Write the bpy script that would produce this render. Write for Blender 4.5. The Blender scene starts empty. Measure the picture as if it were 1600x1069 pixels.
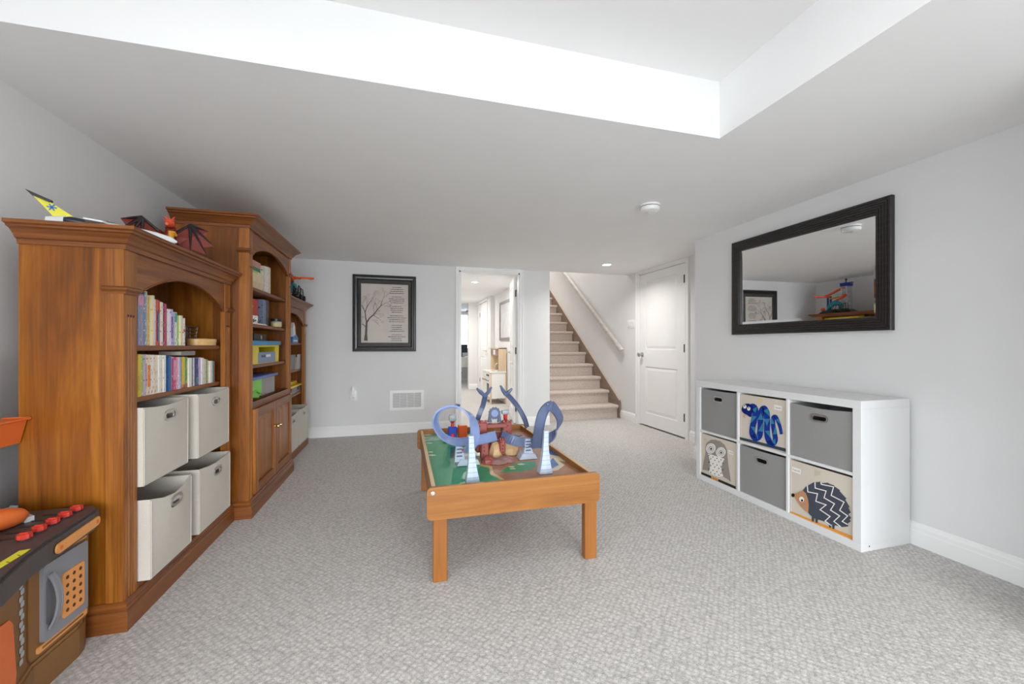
import bpy, bmesh, math, random
from mathutils import Vector, Matrix

# ------------------------------------------------------------------ camera, world, exposure
scene = bpy.context.scene
C = scene.collection
FOC, YAW, HOR, CAMZ = 625.0, math.radians(15.2), 538.7, 1.06
cd = bpy.data.cameras.new('camera'); cam = bpy.data.objects.new('camera', cd); C.objects.link(cam)
cd.sensor_width = 36.0; cd.lens = FOC / 1600.0 * 36.0; cd.shift_y = (HOR - 534.5) / 1600.0
cd.clip_start = 0.02
cam.location = (0, 0, CAMZ); cam.rotation_euler = (math.pi / 2, 0, -YAW)
scene.camera = cam
wd = bpy.data.worlds.new('world'); scene.world = wd; wd.use_nodes = True
wd.node_tree.nodes['Background'].inputs[0].default_value = (0.9, 0.93, 1.0, 1)
wd.node_tree.nodes['Background'].inputs[1].default_value = 0.02
vs = scene.view_settings
vs.view_transform = 'Standard'; vs.look = 'None'; vs.gamma = 1.0; vs.use_curve_mapping = False
vs.exposure = 0.11
try:
    scene.cycles.max_bounces = 12; scene.cycles.diffuse_bounces = 8; scene.cycles.glossy_bounces = 5
    scene.cycles.sample_clamp_indirect = 6.0
except Exception:
    pass
POT_W, TRAY_W, HALL_W, STAIR_W, ROOM_W, FILL_REAR_W, DOME_E, SIDE_W = 10.0, 1.0, 20.0, 42.0, 1.0, 150.0, 3.0, 55.0
SIDE_YAW, SIDE_TILT, SIDE_SPREAD = math.radians(15), math.radians(28), math.radians(130)
FILL_REAR_SPREAD, FILL_REAR_TILT = math.radians(100), math.radians(30)   # lamp powers (watts) used by the lamp builders

# ------------------------------------------------------------------ pixel -> point helpers (1600x1069 frame)
_c, _s = math.cos(YAW), math.sin(YAW)
def ray(u, v):
    a = (u - 800.0) / FOC; b = (HOR - v) / FOC
    return Vector((_c * a + _s, -_s * a + _c, b))
def PX(u, v, X): r = ray(u, v); return r * (X / r.x) + Vector((0, 0, CAMZ))
def PY(u, v, Y): r = ray(u, v); return r * (Y / r.y) + Vector((0, 0, CAMZ))
def PZ(u, v, z): r = ray(u, v); return r * ((z - CAMZ) / r.z) + Vector((0, 0, CAMZ))

# ------------------------------------------------------------------ materials
MATS = {}
def _new(name):
    m = bpy.data.materials.new(name); m.use_nodes = True
    nt = m.node_tree; b = nt.nodes['Principled BSDF']
    return m, nt, b
def lin(c):
    return tuple(((x / 255.0) / 12.92 if x / 255.0 <= 0.04045 else ((x / 255.0 + 0.055) / 1.055) ** 2.4) for x in c)
def rgba(c, k=1.0): return (min(1, c[0] * k), min(1, c[1] * k), min(1, c[2] * k), 1)
def M(name, srgb=(128, 128, 128), rough=0.5, metal=0.0, var=0.06, scale=40.0, bump=0.0, bscale=200.0, spec=0.5, coat=0.0):
    """plain surface with fine procedural mottling"""
    if name in MATS: return MATS[name]
    m, nt, b = _new(name); L = nt.links.new; c = lin(srgb)
    tc = nt.nodes.new('ShaderNodeTexCoord')
    n = nt.nodes.new('ShaderNodeTexNoise'); n.inputs['Scale'].default_value = scale; n.inputs['Detail'].default_value = 3
    L(tc.outputs['Object'], n.inputs['Vector'])
    r = nt.nodes.new('ShaderNodeValToRGB'); L(n.outputs['Fac'], r.inputs[0])
    r.color_ramp.elements[0].position = 0.3; r.color_ramp.elements[1].position = 0.7
    r.color_ramp.elements[0].color = rgba(c, 1 - var); r.color_ramp.elements[1].color = rgba(c, 1 + var)
    L(r.outputs[0], b.inputs['Base Color'])
    b.inputs['Roughness'].default_value = rough; b.inputs['Metallic'].default_value = metal
    b.inputs['Specular IOR Level'].default_value = spec
    if coat: b.inputs['Coat Weight'].default_value = coat; b.inputs['Coat Roughness'].default_value = 0.15
    if bump:
        n2 = nt.nodes.new('ShaderNodeTexNoise'); n2.inputs['Scale'].default_value = bscale; n2.inputs['Detail'].default_value = 4
        L(tc.outputs['Object'], n2.inputs['Vector'])
        bp = nt.nodes.new('ShaderNodeBump'); bp.inputs['Strength'].default_value = bump; bp.inputs['Distance'].default_value = 0.004
        L(n2.outputs['Fac'], bp.inputs['Height']); L(bp.outputs[0], b.inputs['Normal'])
    MATS[name] = m; return m

def wood(name, dark, mid, light, axis='Z', rough=0.38, ring=10.0, plank=0.0, bump=0.04, seed=0.0, fine=1.0):
    """grain along an axis, optional glued-up plank bands across it"""
    if name in MATS: return MATS[name]
    m, nt, b = _new(name); L = nt.links.new; N = nt.nodes.new
    tc = N('ShaderNodeTexCoord'); mp = N('ShaderNodeMapping'); L(tc.outputs['Object'], mp.inputs['Vector'])
    src = tc.outputs['Object']
    if axis == 'XY':      # mitred mouldings: grain runs along the face, whichever way it turns
        sn_ = N('ShaderNodeSeparateXYZ'); L(tc.outputs['Normal'], sn_.inputs[0]); so = N('ShaderNodeSeparateXYZ'); L(tc.outputs['Object'], so.inputs[0])
        ax_ = N('ShaderNodeMath'); ax_.operation = 'ABSOLUTE'; L(sn_.outputs['X'], ax_.inputs[0]); ay_ = N('ShaderNodeMath'); ay_.operation = 'ABSOLUTE'; L(sn_.outputs['Y'], ay_.inputs[0])
        gt = N('ShaderNodeMath'); gt.operation = 'GREATER_THAN'; L(ax_.outputs[0], gt.inputs[0]); L(ay_.outputs[0], gt.inputs[1])
        mA = N('ShaderNodeMix'); mA.data_type = 'FLOAT'; L(gt.outputs[0], mA.inputs[0]); L(so.outputs['X'], mA.inputs[2]); L(so.outputs['Y'], mA.inputs[3])
        mB = N('ShaderNodeMix'); mB.data_type = 'FLOAT'; L(gt.outputs[0], mB.inputs[0]); L(so.outputs['Y'], mB.inputs[2]); L(so.outputs['X'], mB.inputs[3])
        cb_ = N('ShaderNodeCombineXYZ'); L(mB.outputs[0], cb_.inputs[0]); L(mA.outputs[0], cb_.inputs[1]); L(so.outputs['Z'], cb_.inputs[2]); src = cb_.outputs[0]
        L(src, mp.inputs['Vector']); axis = 'Y'
    sc = {'X': (0.9, ring, ring), 'Y': (ring, 0.9, ring), 'Z': (ring, ring, 0.9)}[axis]
    mp.inputs['Scale'].default_value = sc; mp.inputs['Location'].default_value = (seed, seed * 1.7, seed * 0.6)
    n1 = N('ShaderNodeTexNoise'); n1.inputs['Scale'].default_value = 1.0; n1.inputs['Detail'].default_value = 6; n1.inputs['Roughness'].default_value = 0.62
    n1.inputs['Distortion'].default_value = 1.1
    L(mp.outputs[0], n1.inputs['Vector'])
    mp2 = N('ShaderNodeMapping'); L(src, mp2.inputs['Vector'])
    k = 14.0 * fine
    mp2.inputs['Scale'].default_value = {'X': (4, ring * k, ring * k), 'Y': (ring * k, 4, ring * k), 'Z': (ring * k, ring * k, 4)}[axis]
    n2 = N('ShaderNodeTexNoise'); n2.inputs['Scale'].default_value = 1.0; n2.inputs['Detail'].default_value = 3
    L(mp2.outputs[0], n2.inputs['Vector'])
    mix = N('ShaderNodeMix'); mix.data_type = 'FLOAT'; mix.inputs[0].default_value = 0.28
    L(n1.outputs['Fac'], mix.inputs[2]); L(n2.outputs['Fac'], mix.inputs[3])
    val = mix.outputs[0]
    if plank:
        sx = N('ShaderNodeSeparateXYZ'); L(tc.outputs['Object'], sx.inputs[0])
        ad = N('ShaderNodeMath'); ad.operation = 'ADD'
        o1, o2 = {'X': ('Y', 'Z'), 'Y': ('X', 'Z'), 'Z': ('X', 'Y')}[axis]
        L(sx.outputs[o1], ad.inputs[0]); L(sx.outputs[o2], ad.inputs[1])
        sn = N('ShaderNodeMath'); sn.operation = 'SNAP'; L(ad.outputs[0], sn.inputs[0]); sn.inputs[1].default_value = plank
        wn = N('ShaderNodeTexWhiteNoise'); wn.noise_dimensions = '1D'; L(sn.outputs[0], wn.inputs['W'])
        mr = N('ShaderNodeMapRange'); L(wn.outputs['Value'], mr.inputs[0]); mr.inputs[3].default_value = -0.10; mr.inputs[4].default_value = 0.10
        ad2 = N('ShaderNodeMath'); ad2.operation = 'ADD'; L(val, ad2.inputs[0]); L(mr.outputs[0], ad2.inputs[1]); val = ad2.outputs[0]
    rp = N('ShaderNodeValToRGB'); L(val, rp.inputs[0]); e = rp.color_ramp.elements
    e[0].position = 0.30; e[0].color = rgba(lin(dark)); e[1].position = 0.72; e[1].color = rgba(lin(light))
    q = e.new(0.5); q.color = rgba(lin(mid))
    L(rp.outputs[0], b.inputs['Base Color']); b.inputs['Roughness'].default_value = rough
    bp = N('ShaderNodeBump'); bp.inputs['Strength'].default_value = bump; bp.inputs['Distance'].default_value = 0.003
    L(n2.outputs['Fac'], bp.inputs['Height']); L(bp.outputs[0], b.inputs['Normal'])
    MATS[name] = m; return m

def emit(name, srgb, strength):
    if name in MATS: return MATS[name]
    m, nt, b = _new(name)
    b.inputs['Base Color'].default_value = rgba(lin(srgb)); b.inputs['Emission Color'].default_value = rgba(lin(srgb))
    b.inputs['Emission Strength'].default_value = strength
    MATS[name] = m; return m

def paint(name, srgb, bump=0.05):
    return M(name, srgb, rough=0.75, var=0.012, scale=3.0, bump=bump, bscale=350.0, spec=0.25)

def carpet(name, c0, c1, lattice=True):
    if name in MATS: return MATS[name]
    m, nt, b = _new(name); L = nt.links.new; N = nt.nodes.new
    tc = N('ShaderNodeTexCoord')
    # yarn fleck
    n1 = N('ShaderNodeTexNoise'); n1.inputs['Scale'].default_value = 210; n1.inputs['Detail'].default_value = 2; L(tc.outputs['Object'], n1.inputs['Vector'])
    n3 = N('ShaderNodeTexNoise'); n3.inputs['Scale'].default_value = 90; n3.inputs['Detail'].default_value = 2; L(tc.outputs['Object'], n3.inputs['Vector'])
    n2 = N('ShaderNodeTexNoise'); n2.inputs['Scale'].default_value = 1.6; n2.inputs['Detail'].default_value = 3; L(tc.outputs['Object'], n2.inputs['Vector'])
    height = n1.outputs['Fac']
    mx = N('ShaderNodeMix'); mx.data_type = 'FLOAT'; mx.inputs[0].default_value = 0.4; L(n1.outputs['Fac'], mx.inputs[2]); L(n3.outputs['Fac'], mx.inputs[3])
    val = mx.outputs[0]
    if lattice:
        mp = N('ShaderNodeMapping'); mp.inputs['Rotation'].default_value = (0, 0, math.radians(45)); mp.inputs['Scale'].default_value = (1, 1, 0)
        L(tc.outputs['Object'], mp.inputs['Vector'])
        vz = N('ShaderNodeTexVoronoi'); vz.feature = 'F1'; vz.inputs['Scale'].default_value = 52; vz.inputs['Randomness'].default_value = 0.45
        L(mp.outputs[0], vz.inputs['Vector'])
        iv = N('ShaderNodeMath'); iv.operation = 'SUBTRACT'; iv.inputs[0].default_value = 0.9; L(vz.outputs['Distance'], iv.inputs[1])
        m2 = N('ShaderNodeMix'); m2.data_type = 'FLOAT'; m2.inputs[0].default_value = 0.35; L(val, m2.inputs[2]); L(iv.outputs[0], m2.inputs[3])
        val = m2.outputs[0]
    rp = N('ShaderNodeValToRGB'); L(val, rp.inputs[0]); e = rp.color_ramp.elements
    e[0].position = 0.34; e[0].color = rgba(lin(c0)); e[1].position = 0.66; e[1].color = rgba(lin(c1))
    hs = N('ShaderNodeHueSaturation'); L(rp.outputs[0], hs.inputs['Color'])
    mr = N('ShaderNodeMapRange'); L(n2.outputs['Fac'], mr.inputs[0]); mr.inputs[3].default_value = 0.95; mr.inputs[4].default_value = 1.05
    L(mr.outputs[0], hs.inputs['Value'])
    L(hs.outputs[0], b.inputs['Base Color']); b.inputs['Roughness'].default_value = 1.0; b.inputs['Specular IOR Level'].default_value = 0.05
    b.inputs['Sheen Weight'].default_value = 0.15
    bp = N('ShaderNodeBump'); bp.inputs['Strength'].default_value = 0.55; bp.inputs['Distance'].default_value = 0.008
    L(val, bp.inputs['Height']); L(bp.outputs[0], b.inputs['Normal'])
    MATS[name] = m; return m

def fabric(name, srgb, var=0.07):
    return M(name, srgb, rough=0.95, var=var, scale=420.0, bump=0.12, bscale=700.0, spec=0.1)
def plastic(name, srgb, rough=0.35): return M(name, srgb, rough=rough, var=0.03, scale=15.0)
def clear_plastic(name, srgb=(235, 238, 240), fac=0.45, rough=0.08):
    if name in MATS: return MATS[name]
    m, nt, b = _new(name); L = nt.links.new; N = nt.nodes.new
    b.inputs['Base Color'].default_value = rgba(lin(srgb)); b.inputs['Roughness'].default_value = rough
    t = N('ShaderNodeBsdfTransparent'); t.inputs[0].default_value = rgba(lin(srgb))
    n = N('ShaderNodeTexNoise'); n.inputs['Scale'].default_value = 30
    mr = N('ShaderNodeMapRange'); L(n.outputs['Fac'], mr.inputs[0]); mr.inputs[3].default_value = max(0, fac - 0.03); mr.inputs[4].default_value = fac + 0.03
    mx = N('ShaderNodeMixShader'); L(mr.outputs[0], mx.inputs[0]); L(t.outputs[0], mx.inputs[1]); L(b.outputs[0], mx.inputs[2])
    L(mx.outputs[0], nt.nodes['Material Output'].inputs['Surface'])
    MATS[name] = m; return m

# ------------------------------------------------------------------ mesh helpers
def BM(): return bmesh.new()
def box(bm, x0, x1, y0, y1, z0, z1, bev=0.0, seg=2):
    r = bmesh.ops.create_cube(bm, size=1.0, matrix=Matrix.Translation(((x0 + x1) / 2, (y0 + y1) / 2, (z0 + z1) / 2)) @ Matrix.Diagonal((abs(x1 - x0), abs(y1 - y0), abs(z1 - z0), 1)))
    if bev > 0:
        es = set()
        for v in r['verts']: es.update(v.link_edges)
        bmesh.ops.bevel(bm, geom=list(es), offset=bev, segments=seg, profile=0.5, affect='EDGES')
    return bm
def prism(bm, pts, vec):
    """extrude a planar polygon (3D points) by vec"""
    vec = Vector(vec); a = [bm.verts.new(Vector(p)) for p in pts]; b = [bm.verts.new(Vector(p) + vec) for p in pts]
    n = len(pts)
    f1 = bm.faces.new(a); f2 = bm.faces.new(list(reversed(b)))
    for i in range(n): bm.faces.new((a[i], b[i], b[(i + 1) % n], a[(i + 1) % n]))
    return bm
def sheet_with_hole(bm, outer, inner, vec):
    """flat panel with a hole, extruded by vec"""
    vec = Vector(vec); loops = []
    for off in (Vector((0, 0, 0)), vec):
        ls = []
        for P in (outer, inner):
            vsx = [bm.verts.new(Vector(p) + off) for p in P]
            ls.append((vsx, [bm.edges.new((vsx[i], vsx[(i + 1) % len(vsx)])) for i in range(len(vsx))]))
        bmesh.ops.triangle_fill(bm, use_beauty=True, use_dissolve=False, edges=ls[0][1] + ls[1][1])
        loops.append(ls)
    for k in (0, 1):
        A, B = loops[0][k][0], loops[1][k][0]; n = len(A)
        for i in range(n): bm.faces.new((A[i], A[(i + 1) % n], B[(i + 1) % n], B[i]))
    return bm
def lathe(bm, prof, center=(0, 0, 0), axis='Z', n=24, cap=True):
    cx = Vector(center); rings = []
    for r, h in prof:
        ring = []
        for i in range(n):
            a = 2 * math.pi * i / n; p, q = r * math.cos(a), r * math.sin(a)
            v = {'Z': Vector((p, q, h)), 'X': Vector((h, p, q)), 'Y': Vector((q, h, p))}[axis]
            ring.append(bm.verts.new(cx + v))
        rings.append(ring)
    for A, B in zip(rings[:-1], rings[1:]):
        for i in range(n): bm.faces.new((A[i], A[(i + 1) % n], B[(i + 1) % n], B[i]))
    if cap:
        bm.faces.new(list(reversed(rings[0]))); bm.faces.new(rings[-1])
    return bm
def tube(bm, pts, r, n=8, cap=True, closed=False):
    pts = [Vector(p) for p in pts]; m = len(pts); rr = r if isinstance(r, (list, tuple)) else [r] * m
    rings = []; prev = None
    for i, p in enumerate(pts):
        if closed: t = pts[(i + 1) % m] - pts[i - 1]
        else: t = pts[min(i + 1, m - 1)] - pts[max(i - 1, 0)]
        t.normalize()
        if prev is None: u = t.orthogonal().normalized()
        else: u = (prev - t * prev.dot(t)).normalized()
        prev = u; w = t.cross(u)
        rings.append([bm.verts.new(p + (u * math.cos(2 * math.pi * k / n) + w * math.sin(2 * math.pi * k / n)) * rr[i]) for k in range(n)])
    for i in range(m if closed else m - 1):
        A, B = rings[i], rings[(i + 1) % m]
        for k in range(n): bm.faces.new((A[k], A[(k + 1) % n], B[(k + 1) % n], B[k]))
    if cap and not closed:
        bm.faces.new(list(reversed(rings[0]))); bm.faces.new(rings[-1])
    return bm
def moulding(bm, prof, path, closed=False):
    """prof: closed list of (outward offset, z); path: 2D points, outward is to the right of travel; mitred corners"""
    m = len(path); P = [Vector((p[0], p[1])) for p in path]; cols = []
    for i in range(m):
        ns = []
        if closed or i > 0: d = (P[i] - P[i - 1]).normalized(); ns.append(Vector((d.y, -d.x)))
        if closed or i < m - 1: d = (P[(i + 1) % m] - P[i]).normalized(); ns.append(Vector((d.y, -d.x)))
        if len(ns) == 2:
            q = (ns[0] + ns[1]); q = q / max(1e-6, (1 + ns[0].dot(ns[1])))
        else: q = ns[0]
        cols.append([bm.verts.new((P[i].x + q.x * o, P[i].y + q.y * o, z)) for o, z in prof])
    k = len(prof)
    for i in range(m if closed else m - 1):
        A, B = cols[i], cols[(i + 1) % m]
        for j in range(k): bm.faces.new((A[j], B[j], B[(j + 1) % k], A[(j + 1) % k]))
    if not closed:
        bm.faces.new(list(reversed(cols[0]))); bm.faces.new(cols[-1])
    return bm
def strip(bm, pts, sides, w, th=0.004, lip=0.01):
    """channel track: path points, side direction per point (width), small lips on both edges"""
    pts = [Vector(p) for p in pts]; m = len(pts); cols = []
    for i, p in enumerate(pts):
        t = (pts[min(i + 1, m - 1)] - pts[max(i - 1, 0)]).normalized(); s = Vector(sides[i])
        s = (s - t * s.dot(t)).normalized(); n = s.cross(t).normalized()
        a, b = -w / 2, w / 2
        prof = [(a, 0), (b, 0), (b, lip), (b - th, lip), (b - th, th), (a + th, th), (a + th, lip), (a, lip)]
        cols.append([bm.verts.new(p + s * x + n * y) for x, y in prof])
    for A, B in zip(cols[:-1], cols[1:]):
        for j in range(8): bm.faces.new((A[j], B[j], B[(j + 1) % 8], A[(j + 1) % 8]))
    bm.faces.new(list(reversed(cols[0]))); bm.faces.new(cols[-1])
    return bm
def ball(bm, c, r, scale=(1, 1, 1), n=12):
    bmesh.ops.create_uvsphere(bm, u_segments=n, v_segments=max(6, n // 2), radius=1.0, matrix=Matrix.Translation(Vector(c)) @ Matrix.Diagonal((r * scale[0], r * scale[1], r * scale[2], 1)))
    return bm
def stadium(cx, cy, w, h, n=6):
    """2D rounded bar outline"""
    r = h / 2; out = []
    for i in range(n + 1):
        a = -math.pi / 2 + math.pi * i / n; out.append((cx + w / 2 - r + r * math.cos(a), cy + r * math.sin(a)))
    for i in range(n + 1):
        a = math.pi / 2 + math.pi * i / n; out.append((cx - w / 2 + r + r * math.cos(a), cy + r * math.sin(a)))
    return out
def rrect(x0, x1, y0, y1, r, n=5):
    out = []
    for cx, cy, a0 in ((x1 - r, y0 + r, -90), (x1 - r, y1 - r, 0), (x0 + r, y1 - r, 90), (x0 + r, y0 + r, 180)):
        for i in range(n + 1):
            a = math.radians(a0 + 90 * i / n); out.append((cx + r * math.cos(a), cy + r * math.sin(a)))
    return out
def smooth(pts, n=6):
    """Catmull-Rom through 3D points"""
    P = [Vector(p) for p in pts]; out = []
    for i in range(len(P) - 1):
        p0, p1, p2, p3 = P[max(i - 1, 0)], P[i], P[i + 1], P[min(i + 2, len(P) - 1)]
        for k in range(n):
            t = k / n
            out.append(0.5 * ((2 * p1) + (p2 - p0) * t + (2 * p0 - 5 * p1 + 4 * p2 - p3) * t * t + (3 * p1 - p0 - 3 * p2 + p3) * t ** 3))
    out.append(P[-1]); return out

# ------------------------------------------------------------------ object helpers
def obj(name, bm, mat, parent=None, shade=False):
    me = bpy.data.meshes.new(name)
    if isinstance(bm, bpy.types.Mesh): me = bm
    else:
        bmesh.ops.recalc_face_normals(bm, faces=bm.faces[:]); bm.to_mesh(me); bm.free()
    me.materials.clear(); me.materials.append(mat)
    if shade:
        for p in me.polygons: p.use_smooth = True
        try: me.set_sharp_from_angle(angle=math.radians(shade if shade is not True else 40))
        except Exception: pass
    o = bpy.data.objects.new(name, me); C.objects.link(o)
    if parent is not None: o.parent = parent
    return o
def tag(o, label, cat, group=None):
    o['label'] = label; o['category'] = cat
    if group: o['group'] = group
    return o
def thing(name, label, cat, loc=(0, 0, 0), rotz=0.0, group=None):
    o = bpy.data.objects.new(name, None); C.objects.link(o); o.empty_display_size = 0.05
    o.location = loc; o.rotation_euler = (0, 0, rotz); return tag(o, label, cat, group)
def struct(name, bm, mat, parent=None, shade=False, label=None):
    o = obj(name, bm, mat, parent, shade)
    if parent is None: o['kind'] = 'structure'
    if label: o['label'] = label
    return o
def move(bm, v):
    bmesh.ops.translate(bm, verts=bm.verts[:], vec=Vector(v)); return bm
def text_bm(txt, size, M4, depth=0.0004):
    cu = bpy.data.curves.new('t', 'FONT'); cu.body = txt; cu.size = size; cu.extrude = depth; cu.align_x = 'CENTER'; cu.align_y = 'CENTER'
    o = bpy.data.objects.new('t', cu); C.objects.link(o)
    dg = bpy.context.evaluated_depsgraph_get(); dg.update()
    me = bpy.data.meshes.new_from_object(o.evaluated_get(dg)); bm = BM(); bm.from_mesh(me)
    bpy.data.objects.remove(o); bpy.data.meshes.remove(me)
    bmesh.ops.transform(bm, matrix=M4, verts=bm.verts[:]); return bm
def lamp(name, kind, loc, watts, size=0.1, col=(1, 1, 1), parent=None, rot=(0, 0, 0), spread=None, size_y=None):
    ld = bpy.data.lights.new(name, kind); ld.energy = watts; ld.color = col
    if kind == 'AREA':
        ld.shape = 'DISK' if size_y is None else 'RECTANGLE'; ld.size = size
        if size_y: ld.size_y = size_y
        if spread: ld.spread = spread
    else: ld.shadow_soft_size = size
    o = bpy.data.objects.new(name, ld); C.objects.link(o); o.location = loc; o.rotation_euler = rot
    if parent: o.parent = parent
    return o

# ------------------------------------------------------------------ the room
XL, XR, YB, YF, H = -1.42, 2.625, 4.98, -4.0, 2.03      # left, right, back, rear wall, low ceiling
XD, YC = 3.04, 3.155                                     # recessed wall with the closet door, corner where it starts
TX, TY, TZ = 1.435, 1.56, 2.296                          # raised tray: right edge, far edge, height
SX0, SX1 = 1.87, 3.04                                    # staircase opening
DX0, DX1, DZ = 0.672, 1.456, 1.985                       # doorway in the back wall
HX0, HX1, HY = 0.25, 1.80, 9.5                           # hall
wall_m = paint('wall_paint_grey', (224, 224, 224)); ceil_m = paint('ceiling_paint', (240, 240, 240)); trim_m = M('trim_paint_white', (239, 239, 238), rough=0.35, var=0.01, scale=5)
hallwall_m = paint('hall_wall_paint', (222, 221, 219))
carpet_m = carpet('carpet_loop_pile', (163, 160, 157), (220, 216, 212)); stairc_m = carpet('stair_carpet', (170, 156, 146), (226, 212, 202), lattice=False)

bm = BM(); box(bm, -1.6, 3.2, -4.2, 12.2, -0.1, 0.0); struct('floor', bm, carpet_m)
# ceiling: low soffit sheets around the raised tray, tray sides and tray lid
bm = BM()
box(bm, XL - 0.1, SX0, TY, YB + 0.1, H, TZ + 0.1); box(bm, SX0, XD + 0.1, TY, YB, H, TZ + 0.1); box(bm, TX, XD + 0.1, YF - 0.1, TY, H, TZ + 0.1)
box(bm, XL - 0.1, TX, -1.6, TY, TZ, TZ + 0.1); box(bm, XL - 0.1, TX, YF - 0.1, -1.6, H, TZ + 0.1)
struct('ceiling', bm, ceil_m)
bm = BM(); box(bm, HX0 - 0.1, HX1 + 0.07, YB + 0.1, 12.2, H + 0.03, H + 0.13); struct('ceiling_hall', bm, ceil_m)

LY0, LY1, LZ0, LZ1 = -3.3, 0.5, 0.35, 1.90             # added fill window, unseen behind the camera on the left
bm = BM(); box(bm, XL - 0.1, XL, LY1, YB, 0, TZ + 0.1); box(bm, XL - 0.1, XL, YF - 0.1, LY0, 0, TZ + 0.1); box(bm, XL - 0.1, XL, LY0, LY1, 0, LZ0); box(bm, XL - 0.1, XL, LY0, LY1, LZ1, TZ + 0.1); struct('wall_left', bm, wall_m)
WX0, WX1, WZ0, WZ1 = -1.25, 2.00, 0.12, 1.92          # added fill window in the rear wall, unseen behind the camera
bm = BM(); box(bm, XL - 0.1, WX0, YF - 0.1, YF, 0, TZ + 0.1); box(bm, WX1, XR + 0.1, YF - 0.1, YF, 0, TZ + 0.1); box(bm, WX0, WX1, YF - 0.1, YF, 0, WZ0); box(bm, WX0, WX1, YF - 0.1, YF, WZ1, TZ + 0.1); struct('wall_rear', bm, wall_m)
bm = BM(); box(bm, XR, XD + 0.1, YF - 0.1, YC, 0, H + 0.1); struct('wall_right', bm, wall_m)
bm = BM(); box(bm, 2.20, XR, YF, 0.78, 0, H); struct('wall_light_block', bm, wall_m)      # unseen block added to keep rear window light off the shelf end
# recessed wall with the closet door; carries on up the stairs
dy0, dy1, dtop = 3.80, 4.715, 1.995
bm = BM()
box(bm, XD, XD + 0.12, YC, dy0, 0, H + 0.1); box(bm, XD, XD + 0.12, dy1, YB, 0, H + 0.1); box(bm, XD, XD + 0.12, dy0, dy1, dtop, H + 0.1)
box(bm, XD, XD + 0.12, YB, 9.4, 0, 4.6)
struct('wall_stairs', bm, wall_m)
bm = BM(); box(bm, XD + 0.12, XD + 0.16, dy0 - 0.05, dy1 + 0.05, 0, 2.1); struct('wall_closet', bm, wall_m)
# back wall with doorway
bm = BM()
box(bm, XL, DX0, YB, YB + 0.12, 0, H + 0.1); box(bm, DX1, SX0, YB, YB + 0.12, 0, H + 0.1); box(bm, DX0, DX1, YB, YB + 0.12, DZ, H + 0.1)
struct('wall_back', bm, wall_m)
# wall between hall and stairs, stairwell header and upper walls
bm = BM(); box(bm, HX1, SX0, YB + 0.12, 8.0, 0, H + 0.16); box(bm, SX0 - 0.12, SX0, YB, 9.4, H + 0.1, 4.6); box(bm, SX0, XD, YB - 0.12, YB, TZ + 0.1, 4.6); box(bm, SX0 - 0.1, XD + 0.1, 9.3, 9.4, 2.4, 4.6)
struct('wall_stairwell', bm, wall_m)
bm = BM(); box(bm, SX0 - 0.12, XD + 0.1, YB - 0.12, 9.4, 4.6, 4.7); struct('ceiling_stairwell', bm, ceil_m)
bm = BM(); box(bm, SX0, XD, 8.1, 9.4, 2.30, 2.42); struct('floor_upper', bm, stairc_m)
# hall
bm = BM(); box(bm, HX0 - 0.1, HX0, YB + 0.12, 12.2, 0, H + 0.1); struct('wall_hall_left', bm, hallwall_m)
bm = BM(); box(bm, 1.72, 1.865, 8.0, 8.1, 0, H + 0.1); box(bm, 1.72, 1.84, 8.1, 8.35, 0, H + 0.1); box(bm, 1.72, 1.84, 9.2, HY, 0, H + 0.1); box(bm, 1.72, 1.84, 8.35, 9.2, 2.0, H + 0.1); box(bm, 1.84, 1.865, 8.1, HY, 0, H + 0.1); struct('wall_hall_right', bm, hallwall_m)
bm = BM(); box(bm, 1.50, 1.84, HY, HY + 0.1, 0, H + 0.1); struct('wall_hall_end', bm, hallwall_m)
bm = BM(); box(bm, HX0, 2.2, 12.0, 12.1, 0, 0.95); box(bm, HX0, 1.44, 12.0, 12.1, 0.95, 1.95); box(bm, 2.0, 2.2, 12.0, 12.1, 0.95, 1.95); box(bm, HX0, 2.2, 12.0, 12.1, 1.95, H + 0.1)
box(bm, 2.1, 2.2, HY + 0.1, 12.0, 0, H + 0.1)
struct('wall_far_room', bm, hallwall_m)
bm = BM(); box(bm, 1.8, 2.2, HY + 0.1, 12.1, H + 0.03, H + 0.13); struct('ceiling_far_room', bm, ceil_m)

# baseboards: stepped profile
bprof = [(0, 0), (0.016, 0), (0.016, 0.075), (0.013, 0.080), (0.013, 0.098), (0.008, 0.106), (0.004, 0.118), (0, 0.120)]
def baseboard(name, path):
    bm = BM(); moulding(bm, bprof, path); struct(name, bm, trim_m)
baseboard('baseboard_right', [(XD, YC), (XR, YC), (XR, 0.78), (2.20, 0.78), (2.20, YF)])
baseboard('baseboard_back', [(DX0 - 0.07, YB), (XL, YB)][::-1])
baseboard('baseboard_back_stub', [(DX1 + 0.07, YB), (SX0 - 0.005, YB)])
baseboard('baseboard_left', [(XL, YF), (XL, YB)])
baseboard('baseboard_recess', [(XD, 5.165), (XD, dy1 + 0.075)])
baseboard('baseboard_recess_near', [(XD, dy0 - 0.075), (XD, YC)])
baseboard('baseboard_hall_right', [(HX1, 8.0), (HX1, YB + 0.12)])
baseboard('baseboard_hall_end', [(1.5, HY), (1.72, HY)])

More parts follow.
